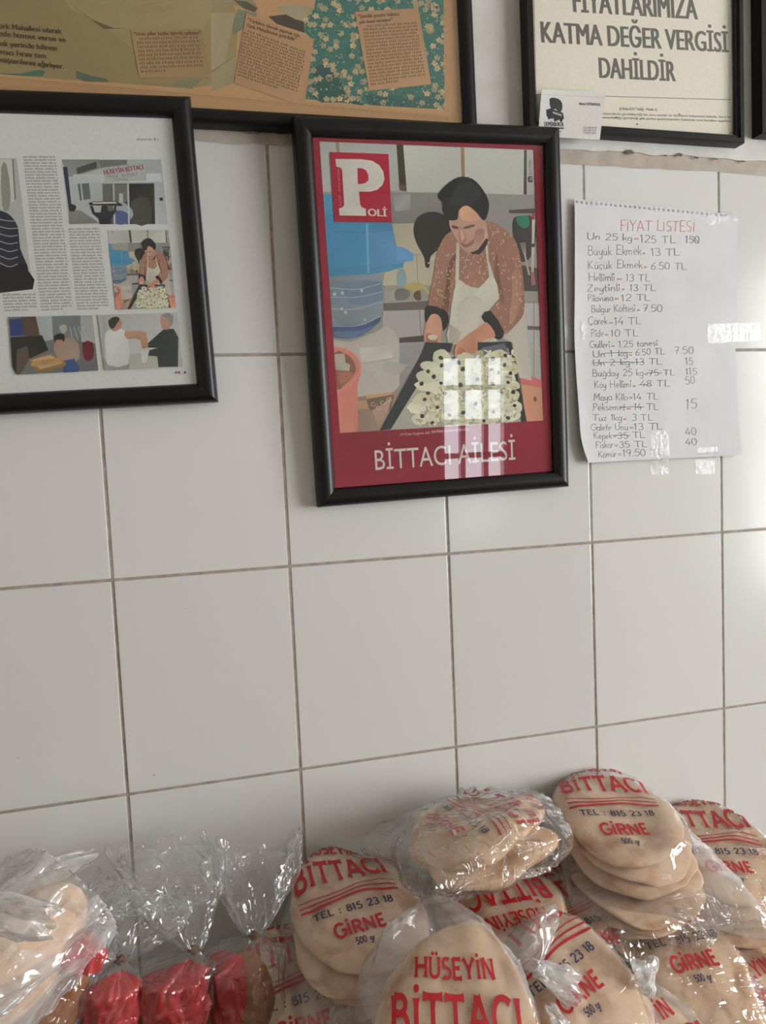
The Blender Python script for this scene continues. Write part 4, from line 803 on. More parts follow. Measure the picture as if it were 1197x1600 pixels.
def tape_mat():
    m = bpy.data.materials.new('clear_tape'); m.use_nodes = True; nt = m.node_tree; nt.nodes.clear()
    out = N(nt, 'ShaderNodeOutputMaterial'); tr = N(nt, 'ShaderNodeBsdfTransparent'); gl = N(nt, 'ShaderNodeBsdfGlossy', Roughness=.28); df = N(nt, 'ShaderNodeBsdfDiffuse'); df.inputs[0].default_value = (.8, .8, .78, 1)
    nz = N(nt, 'ShaderNodeTexNoise', Scale=160.0, Detail=5.0); tc = N(nt, 'ShaderNodeTexCoord'); nt.links.new(tc.outputs['Object'], nz.inputs['Vector'])
    bp = N(nt, 'ShaderNodeBump', Strength=.5, Distance=.0025); nt.links.new(nz.outputs['Fac'], bp.inputs['Height']); nt.links.new(bp.outputs['Normal'], gl.inputs['Normal'])
    m1 = N(nt, 'ShaderNodeMixShader', Fac=.05); m2 = N(nt, 'ShaderNodeMixShader', Fac=.09)
    nt.links.new(tr.outputs[0], m1.inputs[1]); nt.links.new(df.outputs[0], m1.inputs[2]); nt.links.new(m1.outputs[0], m2.inputs[1]); nt.links.new(gl.outputs[0], m2.inputs[2]); nt.links.new(m2.outputs[0], out.inputs[0])
    return m
M_tape = tape_mat()
for quad in (((1104, 507), (1190, 503), (1192, 531), (1105, 537)), ((1106, 330), (1152, 329), (1158, 344), (1103, 352)), ((1016, 676), (1044, 672), (1048, 741), (1020, 742)), ((878, 494), (916, 504), (914, 532), (876, 522)), ((1088, 700), (1120, 698), (1120, 741), (1090, 741))):
    V, Fc = [], []; n1, n2 = 16, 8; a, b, c, d = [np.array(p, float) for p in quad]
    for j in range(n2 + 1):
        for i in range(n1 + 1):
            s_, t_ = i / n1, j / n2; p = (a * (1 - s_) + b * s_) * (1 - t_) + (d * (1 - s_) + c * s_) * t_
            pt = at(p[0], p[1], YP); y = min(ph(pt[0], pt[2]), -.002) - .0006 if inside(p, [(897, 312), (1154, 334), (1160, 711), (914, 722)]) else -.0012
            V.append(loc((pt[0], y - .0005 * noise.noise((pt[0] * 220, pt[2] * 220, 1)), pt[2])))
    for j in range(n2):
        for i in range(n1): k = j * (n1 + 1) + i; Fc.append((k, k + n1 + 1, k + n1 + 2, k + 1))
    mesh_obj('tape', V, Fc, M_tape, paper, smooth=True)
# ------------------------------------------------------------------ the counter that carries the bread
M_counter = mat('counter_laminate', (92, 66, 48), .5, rgb2=(70, 48, 34), scale=12, detail=6)
ZC = ZT - 1.13
ct = empty('display_counter', (.35, -.27, 0)); tag(ct, 'brown counter along the tiled wall under the heaped bread', 'counter')
boxes('counter_top', [(-1.3, 1.2, -.27, .255, ZC - .035, ZC)], M_counter, ct, bevel=.004)
boxes('counter_body', [(-1.27, 1.17, -.24, .25, 0, ZC - .035)], M_counter, ct, bevel=.004)
# ------------------------------------------------------------------ materials for bread and film
def crust(name, base, brown, lo, hi, scale, rough=.85, bump=.2, fine=260.0, bd=.0012):
    m, nt, b = new_mat(name); tc = N(nt, 'ShaderNodeTexCoord'); oi = N(nt, 'ShaderNodeObjectInfo')
    ad = N(nt, 'ShaderNodeVectorMath', operation='ADD'); cb = N(nt, 'ShaderNodeCombineXYZ'); ml = N(nt, 'ShaderNodeMath', operation='MULTIPLY'); ml.inputs[1].default_value = 19.0
    nt.links.new(oi.outputs['Random'], ml.inputs[0]); nt.links.new(ml.outputs[0], cb.inputs[0]); nt.links.new(ml.outputs[0], cb.inputs[1])
    nt.links.new(tc.outputs['Object'], ad.inputs[0]); nt.links.new(cb.outputs[0], ad.inputs[1])
    n1 = N(nt, 'ShaderNodeTexNoise', Scale=scale, Detail=4.0); n2 = N(nt, 'ShaderNodeTexNoise', Scale=fine, Detail=4.0)
    nt.links.new(ad.outputs[0], n1.inputs['Vector']); nt.links.new(ad.outputs[0], n2.inputs['Vector'])
    r = N(nt, 'ShaderNodeValToRGB'); r.color_ramp.elements[0].position = lo; r.color_ramp.elements[1].position = hi
    r.color_ramp.elements[0].color = (*lin(base), 1); r.color_ramp.elements[1].color = (*lin(brown), 1)
    nt.links.new(n1.outputs['Fac'], r.inputs['Fac'])
    mx = N(nt, 'ShaderNodeMix', data_type='RGBA', blend_type='MULTIPLY'); mx.inputs[0].default_value = .16
    nt.links.new(r.outputs['Color'], mx.inputs[6]); nt.links.new(n2.outputs['Fac'], mx.inputs[7]); nt.links.new(mx.outputs[2], b.inputs['Base Color'])
    bp = N(nt, 'ShaderNodeBump', Strength=bump, Distance=bd); nt.links.new(n2.outputs['Fac'], bp.inputs['Height']); nt.links.new(bp.outputs['Normal'], b.inputs['Normal'])
    b.inputs['Roughness'].default_value = rough; b.inputs['Specular IOR Level'].default_value = .2
    return m
M_pita = crust('pita_crust', (224, 190, 156), (172, 124, 86), .47, .72, 2.0, fine=46.0, bd=.012)
M_loaf = crust('loaf_crust', (160, 102, 56), (104, 58, 30), .35, .7, 24)
M_pale = crust('pale_loaf_crust', (246, 210, 176), (230, 184, 144), .4, .7, 14)
def film_mat(name, haze, gain, scale=16.0, bstr=.6, vor=.0, tint=(.985, .985, .985)):
    m = bpy.data.materials.new(name); m.use_nodes = True; nt = m.node_tree; nt.nodes.clear()
    out = N(nt, 'ShaderNodeOutputMaterial'); tr = N(nt, 'ShaderNodeBsdfTransparent'); tr.inputs[0].default_value = (*tint, 1)
    gl = N(nt, 'ShaderNodeBsdfGlossy', Roughness=.1); df = N(nt, 'ShaderNodeBsdfDiffuse'); df.inputs[0].default_value = (.85, .84, .83, 1); tl = N(nt, 'ShaderNodeBsdfTranslucent'); tl.inputs[0].default_value = (.85, .84, .83, 1)
    tc = N(nt, 'ShaderNodeTexCoord'); mp = N(nt, 'ShaderNodeMapping'); mp.inputs['Scale'].default_value = (1, 1.7, .8); nt.links.new(tc.outputs['Object'], mp.inputs[0])
    vo = N(nt, 'ShaderNodeTexVoronoi', Scale=scale, feature='F1', distance='MINKOWSKI'); nz = N(nt, 'ShaderNodeTexNoise', Scale=scale, Detail=2.0, Distortion=1.5)
    nt.links.new(mp.outputs[0], vo.inputs['Vector']); nt.links.new(mp.outputs[0], nz.inputs['Vector'])
    sm = N(nt, 'ShaderNodeMath', operation='MULTIPLY_ADD'); sm.inputs[1].default_value = vor; nt.links.new(vo.outputs['Distance'], sm.inputs[0]); nt.links.new(nz.outputs['Fac'], sm.inputs[2])
    bp = N(nt, 'ShaderNodeBump', Strength=bstr, Distance=.006); nt.links.new(sm.outputs[0], bp.inputs['Height']); nt.links.new(bp.outputs['Normal'], gl.inputs['Normal'])
    fr, iv = schlick(nt, gain, bp.outputs['Normal'], .05, .6)
    _, ivs = schlick(nt, 1.0)
    hz = N(nt, 'ShaderNodeMapRange'); hz.inputs['From Min'].default_value = .35; hz.inputs['From Max'].default_value = .75; hz.inputs['To Min'].default_value = haze * .45; hz.inputs['To Max'].default_value = haze * 1.55; nt.links.new(nz.outputs['Fac'], hz.inputs['Value'])
    p2 = N(nt, 'ShaderNodeMath', operation='POWER'); p2.inputs[1].default_value = 2.0; nt.links.new(ivs, p2.inputs[0])
    h2 = N(nt, 'ShaderNodeMath', operation='MULTIPLY_ADD', use_clamp=True); h2.inputs[1].default_value = haze * 2.2; nt.links.new(p2.outputs[0], h2.inputs[0]); nt.links.new(hz.outputs[0], h2.inputs[2])
    md = N(nt, 'ShaderNodeMixShader', Fac=.35); nt.links.new(df.outputs[0], md.inputs[1]); nt.links.new(tl.outputs[0], md.inputs[2])
    m1 = N(nt, 'ShaderNodeMixShader'); nt.links.new(h2.outputs[0], m1.inputs[0]); nt.links.new(tr.outputs[0], m1.inputs[1]); nt.links.new(md.outputs[0], m1.inputs[2])
    m2 = N(nt, 'ShaderNodeMixShader'); nt.links.new(fr, m2.inputs[0]); nt.links.new(m1.outputs[0], m2.inputs[1]); nt.links.new(gl.outputs[0], m2.inputs[2]); nt.links.new(m2.outputs[0], out.inputs[0])
    return m
M_film = film_mat('clear_bag_film', .13, 1.5)
M_crisp = film_mat('crisp_bag_film', .05, 2.0, scale=22, bstr=.9, vor=.25)
M_milky = film_mat('milky_bag_film', .34, 1.6, scale=22, vor=.2)
M_red = mat('red_print', (184, 30, 34), .4, noise_amt=.08, scale=60)
M_navy = mat('navy_print', (44, 48, 80), .4, noise_amt=.08, scale=60)
M_redlabel = mat('red_paper_label', (196, 12, 16), .5, rgb2=(160, 8, 12), scale=30)
# ------------------------------------------------------------------ bags of pita
EGG = .14
def pita_mesh(seed):
    nph, nr = 56, 12; V, Fc = [], []
    def rim(ph): return 1 + .13 * noise.noise((math.cos(ph) * 1.1 + seed * 3, math.sin(ph) * 1.1, 0)) + .03 * noise.noise((math.cos(ph) * 3.5, math.sin(ph) * 3.5, seed))
    for side in (1, -1):
        for i in range(nr + 1):
            s_ = i / nr; r = math.sin(s_ * math.pi / 2)
            for j in range(nph):
                ph_ = 2 * math.pi * j / nph; k = rim(ph_); x, y = r * k * math.cos(ph_), r * k * math.sin(ph_)
                h = max(0, 1 - r ** 3.0) ** .5 * (1 + .30 * noise.noise((x * 1.8, y * 1.8, seed * 3 + side)) + .08 * noise.noise((x * 5, y * 5, seed + side)))
                warp = .34 * noise.noise((x * 1.3 + seed, y * 1.3, 9)) + .22 * r * r * math.sin(2 * ph_ + seed) + .10 * r * r * math.sin(3 * ph_ + seed * 2) + .05 * r * r * math.sin(7 * ph_ + seed)
                V.append((x * (1 - EGG * y), y, side * .5 * h + warp * r))
    def idx(sd, i, j): return sd * (nr + 1) * nph + i * nph + j % nph
    for sd in (0, 1):
        for i in range(nr):
            for j in range(nph):
                f = (idx(sd, i, j), idx(sd, i + 1, j), idx(sd, i + 1, j + 1), idx(sd, i, j + 1)); Fc.append(f if sd == 0 else f[::-1])
    me = bpy.data.meshes.new('pita'); me.from_pydata(V, [], Fc); bm = bmesh.new(); bm.from_mesh(me); bmesh.ops.remove_doubles(bm, verts=bm.verts, dist=1e-4); bm.to_mesh(me); bm.free()
    me.polygons.foreach_set('use_smooth', [True] * len(me.polygons)); me.materials.append(M_pita)
    return me
PITA = [pita_mesh(k) for k in range(7)]
def frame_axes(el, az, roll):
    el, az, roll = math.radians(el), math.radians(az), math.radians(roll)
    n = np.array([math.sin(az) * math.cos(el), -math.cos(az) * math.cos(el), math.sin(el)])
    v = np.array([-math.sin(az) * math.sin(el), math.cos(az) * math.sin(el), math.cos(el)]); u = np.cross(v, n)
    return u * math.cos(roll) + v * math.sin(roll), -u * math.sin(roll) + v * math.cos(roll), n
def m4(u, v, n, o): return Matrix(((u[0], v[0], n[0], o[0]), (u[1], v[1], n[1], o[1]), (u[2], v[2], n[2], o[2]), (0, 0, 0, 1)))
NPH, NPS = 210, 88
def film_shell(a, b, H, ears, seed, slack=.005, amp=.0016, sq=.5, ncr=40, shear=(0, 0)):
    rs = np.random.RandomState(seed * 17 + 3)
    PS = (-math.pi / 2 + math.pi * np.arange(NPS + 1) / NPS)[:, None]; PH = (2 * math.pi * np.arange(NPH) / NPH)[None, :]
    c = np.clip(np.cos(PS), 0, 1) + 0 * PH; s_ = np.sin(PS) + 0 * PH; ph = PH + 0 * PS
    re = 1 / np.sqrt((np.cos(ph) / (a + slack)) ** 2 + (np.sin(ph) / (b + slack)) ** 2)
    r = re * c ** sq; z = H / 2 + (H / 2 + slack * .5) * np.sign(s_) * np.abs(s_) ** .62
    for (p0, ln, wd, kk, dr) in ears:
        d = (ph - math.radians(p0) + math.pi) % (2 * math.pi) - math.pi; e = np.exp(-np.abs(d / math.radians(wd)) ** 1.4) * c ** kk
        r = r + ln * e; z = z + dr * e
    side = c ** .5
    # sharp folds: short ridges across the sides of the bag
    cr = np.zeros_like(c)
    for k in range(ncr):
        p0 = rs.uniform(0, 2 * math.pi); q0 = rs.uniform(-.9, .75); ang = rs.uniform(-.9, .9) + math.pi / 2 * (rs.rand() < .7); L_ = rs.uniform(.25, .8); wd = rs.uniform(.03, .1)
        d = (ph - p0 + math.pi) % (2 * math.pi) - math.pi; q = PS - q0
        al = d * math.cos(ang) + q * math.sin(ang); ac = np.abs(-d * math.sin(ang) + q * math.cos(ang)); ext = np.clip(1 - np.abs(al) / L_, 0, 1)
        cr = np.maximum(cr, np.clip(1 - ac / wd, 0, 1) * np.minimum(1, ext * 2) * rs.uniform(.4, 1.2))
    X = r * np.cos(ph); Y_ = r * np.sin(ph); X = X * (1 - EGG * np.clip(Y_ / b, -1.2, 1.2))
    X = X + shear[0] * (z / H - .5); Y_ = Y_ + shear[1] * (z / H - .5)
    w = np.array([noise.noise((x * 26 + seed * 7.1, y * 26, zz * 30)) + .5 * (1 - 2 * abs(noise.noise((x * 50, y * 50 + seed * 3.3, zz * 18)))) for x, y, zz in zip(X.ravel(), Y_.ravel(), z.ravel())]).reshape(c.shape)
    dsp = amp * (w + .4) * (.35 + 1.6 * side) + amp * 2.4 * cr * (.15 + side)
    V = np.stack([X + dsp * np.cos(ph) * c, Y_ + dsp * np.sin(ph) * c, z + dsp * s_], 2).reshape(-1, 3)
    Fc = []
    for i in range(NPS):
        for j in range(NPH):
            k = i * NPH; j2 = (j + 1) % NPH; Fc.append((k + j, k + j2, k + NPH + j2, k + NPH + j))
    return V, Fc
PRINT = [('HÜSEYİN', .080, .0185, .047, 'f', 'r'), ('BİTTACI', .122, .033, 0.0, 'f', 'r'), ('~', .122, .016, -.027, '', 'r'), ('TEL : 815 23 18', .098, .0095, -.047, 'b', 'n'), ('GİRNE', .060, .0175, -.078, 'b', 'r'), ('500 gr', .021, .008, -.0915, 'b', 'n')]
def lay_print(parent, V, H, v0, u0=0.0, scale=1.0, lines=None, out_=1):
    """print the lettering on the film, wrapped from the middle of the bag's face outwards"""
    A_ = np.array(V).reshape(NPS + 1, NPH, 3)[::-1]                      # from the top pole down
    S_ = np.concatenate([np.zeros((1, NPH)), np.cumsum(np.linalg.norm(np.diff(A_, axis=0), axis=2), axis=0)])
    cen = np.array([0, 0, H * .3])
    def col(j, s_):
        k = int(np.searchsorted(S_[:, j], s_)); 
        if k < 1: return A_[0, j]
        if k > NPS: return A_[NPS, j]
        f = (s_ - S_[k - 1, j]) / max(1e-9, S_[k, j] - S_[k - 1, j]); return A_[k - 1, j] * (1 - f) + A_[k, j] * f
    def put(x, y):
        s_ = math.hypot(x, y); ph_ = (math.atan2(y, x) % (2 * math.pi)) / (2 * math.pi) * NPH; j = int(ph_) % NPH; f = ph_ - int(ph_)
        p = col(j, s_) * (1 - f) + col((j + 1) % NPH, s_) * f; d = p - cen
        return p + d / np.linalg.norm(d) * .0006 * out_
    out = {'r': ([], []), 'n': ([], [])}
    for i_, (st_, W, cp, base, kind, ink) in enumerate(PRINT):
        if lines is not None and i_ not in lines: continue
        parts = []
        if st_ == '~':
            for k, (wd, of) in enumerate(((.0012, .013), (.002, .0065), (.0032, 0))):
                pts = [(x, base + of + .0035 * math.sin(x / .125 * math.pi * 2 + .4 * k)) for x in np.linspace(-W / 2, W / 2, 40)]
                parts.append(ribbon([np.array(p) * scale for p in pts], wd * scale))
        else:
            v, f, w_ = stroke_text(st_, wd=.17 if kind == 'f' else (.2 if st_ == 'GİRNE' else .17), flare=.55 if kind == 'f' else 0, track=.06)
            parts.append(([np.array([(p[0] / w_ - .5) * W, base + p[1] * cp]) * scale for p in v], f))
        VV, FF = out[ink]
        for v, f in parts:
            k = len(VV); VV += [tuple(put(p[0] + u0, p[1] + v0)) for p in v]; FF += [tuple(i + k for i in t) for t in f]
    if out['r'][0]: mesh_obj('red_print', *out['r'], M_red, parent)['kind'] = 'stuff'
    if out['n'][0]: mesh_obj('navy_print', *out['n'], M_navy, parent)['kind'] = 'stuff'
def tail(parent, base, d, ln, w0, w1, seed, flat=.25, m=None, side=None, curl=.0):
    """gathered end of a bag: a crumpled flattened tube that fans out"""
    d = np.array(d, float); d /= np.linalg.norm(d)
    sd = np.array(side, float) if side is not None else np.cross(d, [0.3, 0.1, 1]); sd -= d * (sd @ d); sd /= np.linalg.norm(sd); tk = np.cross(d, sd)
    V, Fc = [], []; ns, nt_ = 18, 40
    for i in range(ns + 1):
        s_ = i / ns; wv = w0 + (w1 - w0) * math.sin(min(1, s_ * 1.15) * math.pi / 2) ** .9
        if s_ > .86: wv *= 1 - .25 * (s_ - .86) / .14
        for j in range(nt_):
            t_ = 2 * math.pi * j / nt_; fold = 1 + .25 * math.sin(5 * t_ + seed) * s_ + .3 * noise.noise((math.cos(t_) * 3, math.sin(t_) * 3 + seed, s_ * 4))
            rx = wv * fold; ry = (w0 * (1 - s_) + wv * flat * s_) * fold
            L_ = ln * s_ * (1 + .1 * math.sin(3 * t_ + seed * 2) * s_)
            p = np.array(base) + d * L_ + sd * rx * math.cos(t_) + tk * (ry * math.sin(t_) + curl * s_ * s_)
            V.append(tuple(p + .0015 * np.array(noise.noise_vector((p[0] * 90, p[1] * 90, p[2] * 90 + seed)))))
    for i in range(ns):
        for j in range(nt_): k = i * nt_; j2 = (j + 1) % nt_; Fc.append((k + j, k + j2, k + nt_ + j2, k + nt_ + j))
    return mesh_obj('bag_tail', V, Fc, m or M_milky, parent, smooth=True)
def knot(parent, p, r, seed, m=None):
    V, Fc = [], []; n1, n2 = 20, 12
    for i in range(n2 + 1):
        a = math.pi * i / n2
        for j in range(n1):
            t_ = 2 * math.pi * j / n1; rr_ = r * (1 + .3 * math.sin(3 * t_ + 4 * a + seed) + .25 * noise.noise((math.cos(t_) * 2, a * 2, seed)))
            V.append((p[0] + rr_ * math.sin(a) * math.cos(t_), p[1] + rr_ * math.sin(a) * math.sin(t_), p[2] + rr_ * .8 * math.cos(a)))
    for i in range(n2):
        for j in range(n1): k = i * n1; j2 = (j + 1) % n1; Fc.append((k + j, k + n1 + j, k + n1 + j2, k + j2))
    return mesh_obj('knot', V, Fc, m or M_milky, parent, smooth=True)
def pita_bag(label, px, py, Y, el, az, roll, a, b, n_, t, v0=0.01, u0=0.0, ears=(), seed=1, slack=.005, amp=.0016, lines=None, fan=(0, 0), scale=1.0, film=None, ink_out=1, group=None, name='pita_bag'):
    u, v, n = frame_axes(el, az, roll); H = n_ * t
    o = at(px, py, Y) - n * H
    r = empty(name, mw=m4(u, v, n, o)); tag(r, label, 'bread bag', group or 'bags of pita heaped on the counter')
    rr = random.Random(seed * 13 + 1)
    for i in range(n_):
        p = bpy.data.objects.new('pita', PITA[(seed * 3 + i * 2) % 7]); COL.objects.link(p); p.parent = r
        k = i - (n_ - 1) / 2
        p.location = (rr.uniform(-.007, .007) + fan[0] * k, rr.uniform(-.007, .007) + fan[1] * k, (i + .5) * t)
        p.scale = (a * rr.uniform(.95, 1.0), b * rr.uniform(.95, 1.0), t * 1.38); p.rotation_euler = (rr.uniform(-.05, .05), rr.uniform(-.05, .05), rr.uniform(-.22, .22))
    V, Fc = film_shell(a, b, H, ears, seed, slack, amp, shear=(fan[0] * n_, fan[1] * n_))
    # the film lies over the breads: push it out wherever a bread would poke through
    BV, BF = [], []
    for p in r.children:
        if p.name.startswith('pita'):
            mw = Matrix.LocRotScale(p.location, p.rotation_euler, p.scale); k = len(BV)
            BV += [mw @ v.co for v in p.data.vertices]; BF += [tuple(i + k for i in f.vertices) for f in p.data.polygons]
    bvh = BVHTree.FromPolygons(BV, BF); cen = np.array([fan[0] * 0, 0, H * .5]); V = np.array(V)
    G3 = V.reshape(NPS + 1, NPH, 3); D3 = G3 - cen; R3 = np.linalg.norm(D3, axis=2); D3 = D3 / R3[:, :, None]; M3 = R3.copy()
    for i in range(NPS + 1):
        for j in range(NPH):
            d = Vector(D3[i, j]); h = bvh.ray_cast(Vector(cen) + d * .3, -d)
            if h[0] is not None: M3[i, j] = max(R3[i, j], .3 - h[3] + .0022)
    X3 = M3 - R3                                     # soften the pushed areas so that the film stays taut
    for it in range(6):
        Y3 = X3.copy(); Y3[1:-1] = (X3[:-2] + X3[2:] + 2 * X3[1:-1]) / 4; Y3 = (np.roll(Y3, 1, 1) + np.roll(Y3, -1, 1) + 2 * Y3) / 4
        X3 = np.maximum(M3 - R3, Y3)
    V = (cen + D3 * (R3 + X3)[:, :, None]).reshape(-1, 3)
    fo = mesh_obj('plastic_film', V, Fc, film or M_film, r, smooth=True)
    lay_print(fo, V, H, v0, u0, scale, lines, ink_out)
    return r
GAP = 'bags of pita heaped on the counter'
# row against the wall; the mouth of each bag is at the narrow end, above the lettering
b1 = pita_bag('pita bag with full red and blue lettering, standing left of the other pita bags', 550, 1416, -.102, 75, -2, 7, .072, .090, 5, .016, v0=.028, scale=.93, ears=((-124, .028, 20, 6, -.03), (-45, .018, 20, 6, -.01)), seed=1, fan=(0, .002))
tail(b1, (-.036, -.078, .04), (-.05, -.45, -.9), .06, .008, .022, 3, .3, M_milky, side=(1, 0, .2))
b2 = pita_bag('pita bag lying flat on top of the middle stack, its lettering turned sideways', 752, 1274, -.105, 92, 4, -80, .062, .090, 2, .027, v0=.014, scale=.93, ears=((-130, .055, 15, 7, -.02), (-62, .045, 14, 7, .008), (50, .02, 15, 6, .0), (130, .02, 14, 6, 0)), seed=2, slack=.006, amp=.0032, film=M_crisp, ink_out=-1)
b3 = pita_bag('pita bag with upside-down lettering and knotted front, under the flat bag', 785, 1402, -.118, 80, 8, 174, .070, .086, 5, .0155, v0=-.016, scale=.93, ears=((92, .02, 24, 5, -.03),), seed=3)
b5 = pita_bag('tall pita bag leaning highest against the wall, with fanned breads', 985, 1276, -.096, 73, -6, -5, .074, .084, 5, .0165, v0=.020, scale=.93, ears=((-46, .065, 18, 8, -.02), (-140, .025, 20, 6, -.02)), seed=5, fan=(-.006, .007), slack=.006)
b6 = pita_bag('pita bag beside the tall leaning one at the right edge', 1126, 1334, -.098, 73, -8, -8, .076, .086, 6, .0155, v0=.032, scale=.93, ears=((-40, .04, 24, 6, -.03), (-125, .02, 20, 6, -.04)), seed=6, film=M_crisp, amp=.0024, slack=.008, fan=(0, .002))
b7 = pita_bag('pita stack without visible lettering directly beneath the tall leaning bag', 975, 1362, -.1, 88, 0, 10, .076, .086, 5, .0135, lines=(), ears=((-140, .04, 18, 7, -.02), (-35, .04, 18, 6, -.02), (-75, .012, 14, 5, -.02)), seed=7, film=M_crisp, amp=.0024)
b13 = pita_bag('pita bag in shadow at the wall, between the middle and right stacks', 878, 1392, -.09, 84, 6, 0, .056, .078, 5, .0145, v0=-.02, scale=.93, seed=13)
b14 = pita_bag('pita bag in shadow at the wall, behind the left and middle stacks', 662, 1452, -.09, 82, 0, 6, .056, .078, 5, .015, v0=-.02, scale=.93, seed=14)
# lower row
b8 = pita_bag('pita bag in shadow low down, left of the lettered standing bag', 466, 1552, -.14, 66, -6, 8, .064, .084, 5, .015, v0=.030, scale=.93, ears=((165, .03, 22, 6, -.03),), seed=8)
b9 = pita_bag('browner pita bag low down, between the knotted bag and the front right bag', 908, 1558, -.245, 56, 0, 20, .064, .084, 5, .0145, v0=.068, scale=.93, seed=9, ears=((-60, .01, 24, 5, -.02),))
b11 = pita_bag('pita bag low down on the right, below the right edge bag', 1098, 1535, -.22, 62, 4, -6, .066, .082, 5, .0145, v0=.084, scale=.93, seed=11, ears=((-35, .03, 20, 6, -.03), (-75, .02, 18, 6, -.03)), film=M_crisp)
b4 = pita_bag('front middle pita bag nearest the camera with the largest red lettering', 716, 1612, -.305, 56, -2, -12, .072, .098, 5, .015, v0=-.006, scale=.96, ears=((95, .03, 30, 4, -.02), (140, .022, 26, 5, -.02), (45, .012, 24, 5, -.01)), seed=4, slack=.007)
b10 = pita_bag('front right pita bag cut by the bottom edge, with a tied tuft', 1056, 1682, -.285, 52, -4, 14, .068, .092, 5, .015, v0=-.002, scale=.93, seed=10)
b12 = pita_bag('pita bag in the lower right corner, cut by the picture edge', 1222, 1605, -.235, 56, -6, 10, .064, .084, 5, .015, v0=.005, scale=.93, seed=12, film=M_crisp)
b15 = pita_bag('pita bag buried under the standing lettered bag', 560, 1506, -.1, 82, 0, 4, .070, .082, 5, .0145, lines=(), seed=15)
# knots and tufts
def to_local(r, p): return r.matrix_world.inverted() @ Vector(p)
def dir_local(r, p, q_): return r.matrix_world.inverted().to_3x3() @ (Vector(q_) - Vector(p))
def knot_tail(r, kp, kY, tp, tY, w1, seed, rad=.007, flat=.3, m=None, gather=None):
    k0 = at(*kp, kY); k1 = at(*tp, tY); lp = to_local(r, k0); d = dir_local(r, k0, k1)
    knot(r, lp, rad, seed, m); tail(r, lp, d, d.length, rad * .8, w1, seed, flat, m)
    if gather:
        g1 = at(*gather[0], gather[1]); d2 = dir_local(r, k0, g1); t2 = tail(r, lp, d2, d2.length, rad * .8, gather[2], seed + 5, .5, M_film); t2.name = 'gathered_neck'
knot_tail(b3, (838, 1512), -.235, (905, 1548), -.25, .017, 2, .008, .35, None, ((800, 1462), -.205, .05))
knot_tail(b10, (1012, 1545), -.245, (1006, 1502), -.24, .016, 4, .007, .5)
knot_tail(b9, (880, 1602), -.30, (868, 1588), -.31, .012, 5, .006, .5)
# ------------------------------------------------------------------ long loaves in clear bags
def loaf_mesh(L_, R_, seed, m):
    V, Fc = [], []; ns, nt_ = 46, 36
    for i in range(ns + 1):
        s_ = i / ns; z = L_ * s_; e = min(s_, 1 - s_) * L_ / (R_ * 2.2); rad = R_ * math.sqrt(max(0, 1 - max(0, 1 - e) ** 2.0))
        for j in range(nt_):
            t_ = 2 * math.pi * j / nt_; x, y = math.cos(t_), math.sin(t_)
            f = 1 + .06 * noise.noise((x * 1.4, y * 1.4, z * 22 + seed * 5)) + .025 * noise.noise((x * 5, y * 5, z * 70 + seed))
            gsc = abs(((z * 18 + t_ * .35 + seed * .3) % 1) - .5)
            f -= .05 * math.exp(-(gsc / .05) ** 2) * (1 if -1.9 > t_ - math.pi * 1.5 - 3.2 or abs(t_ - math.pi * 1.5) < 1.2 else .2)
            V.append((rad * f * x, rad * f * y * .9, z))
    for i in range(ns):
        for j in range(nt_): k = i * nt_; j2 = (j + 1) % nt_; Fc.append((k + j, k + j2, k + nt_ + j2, k + nt_ + j))
    return V, Fc
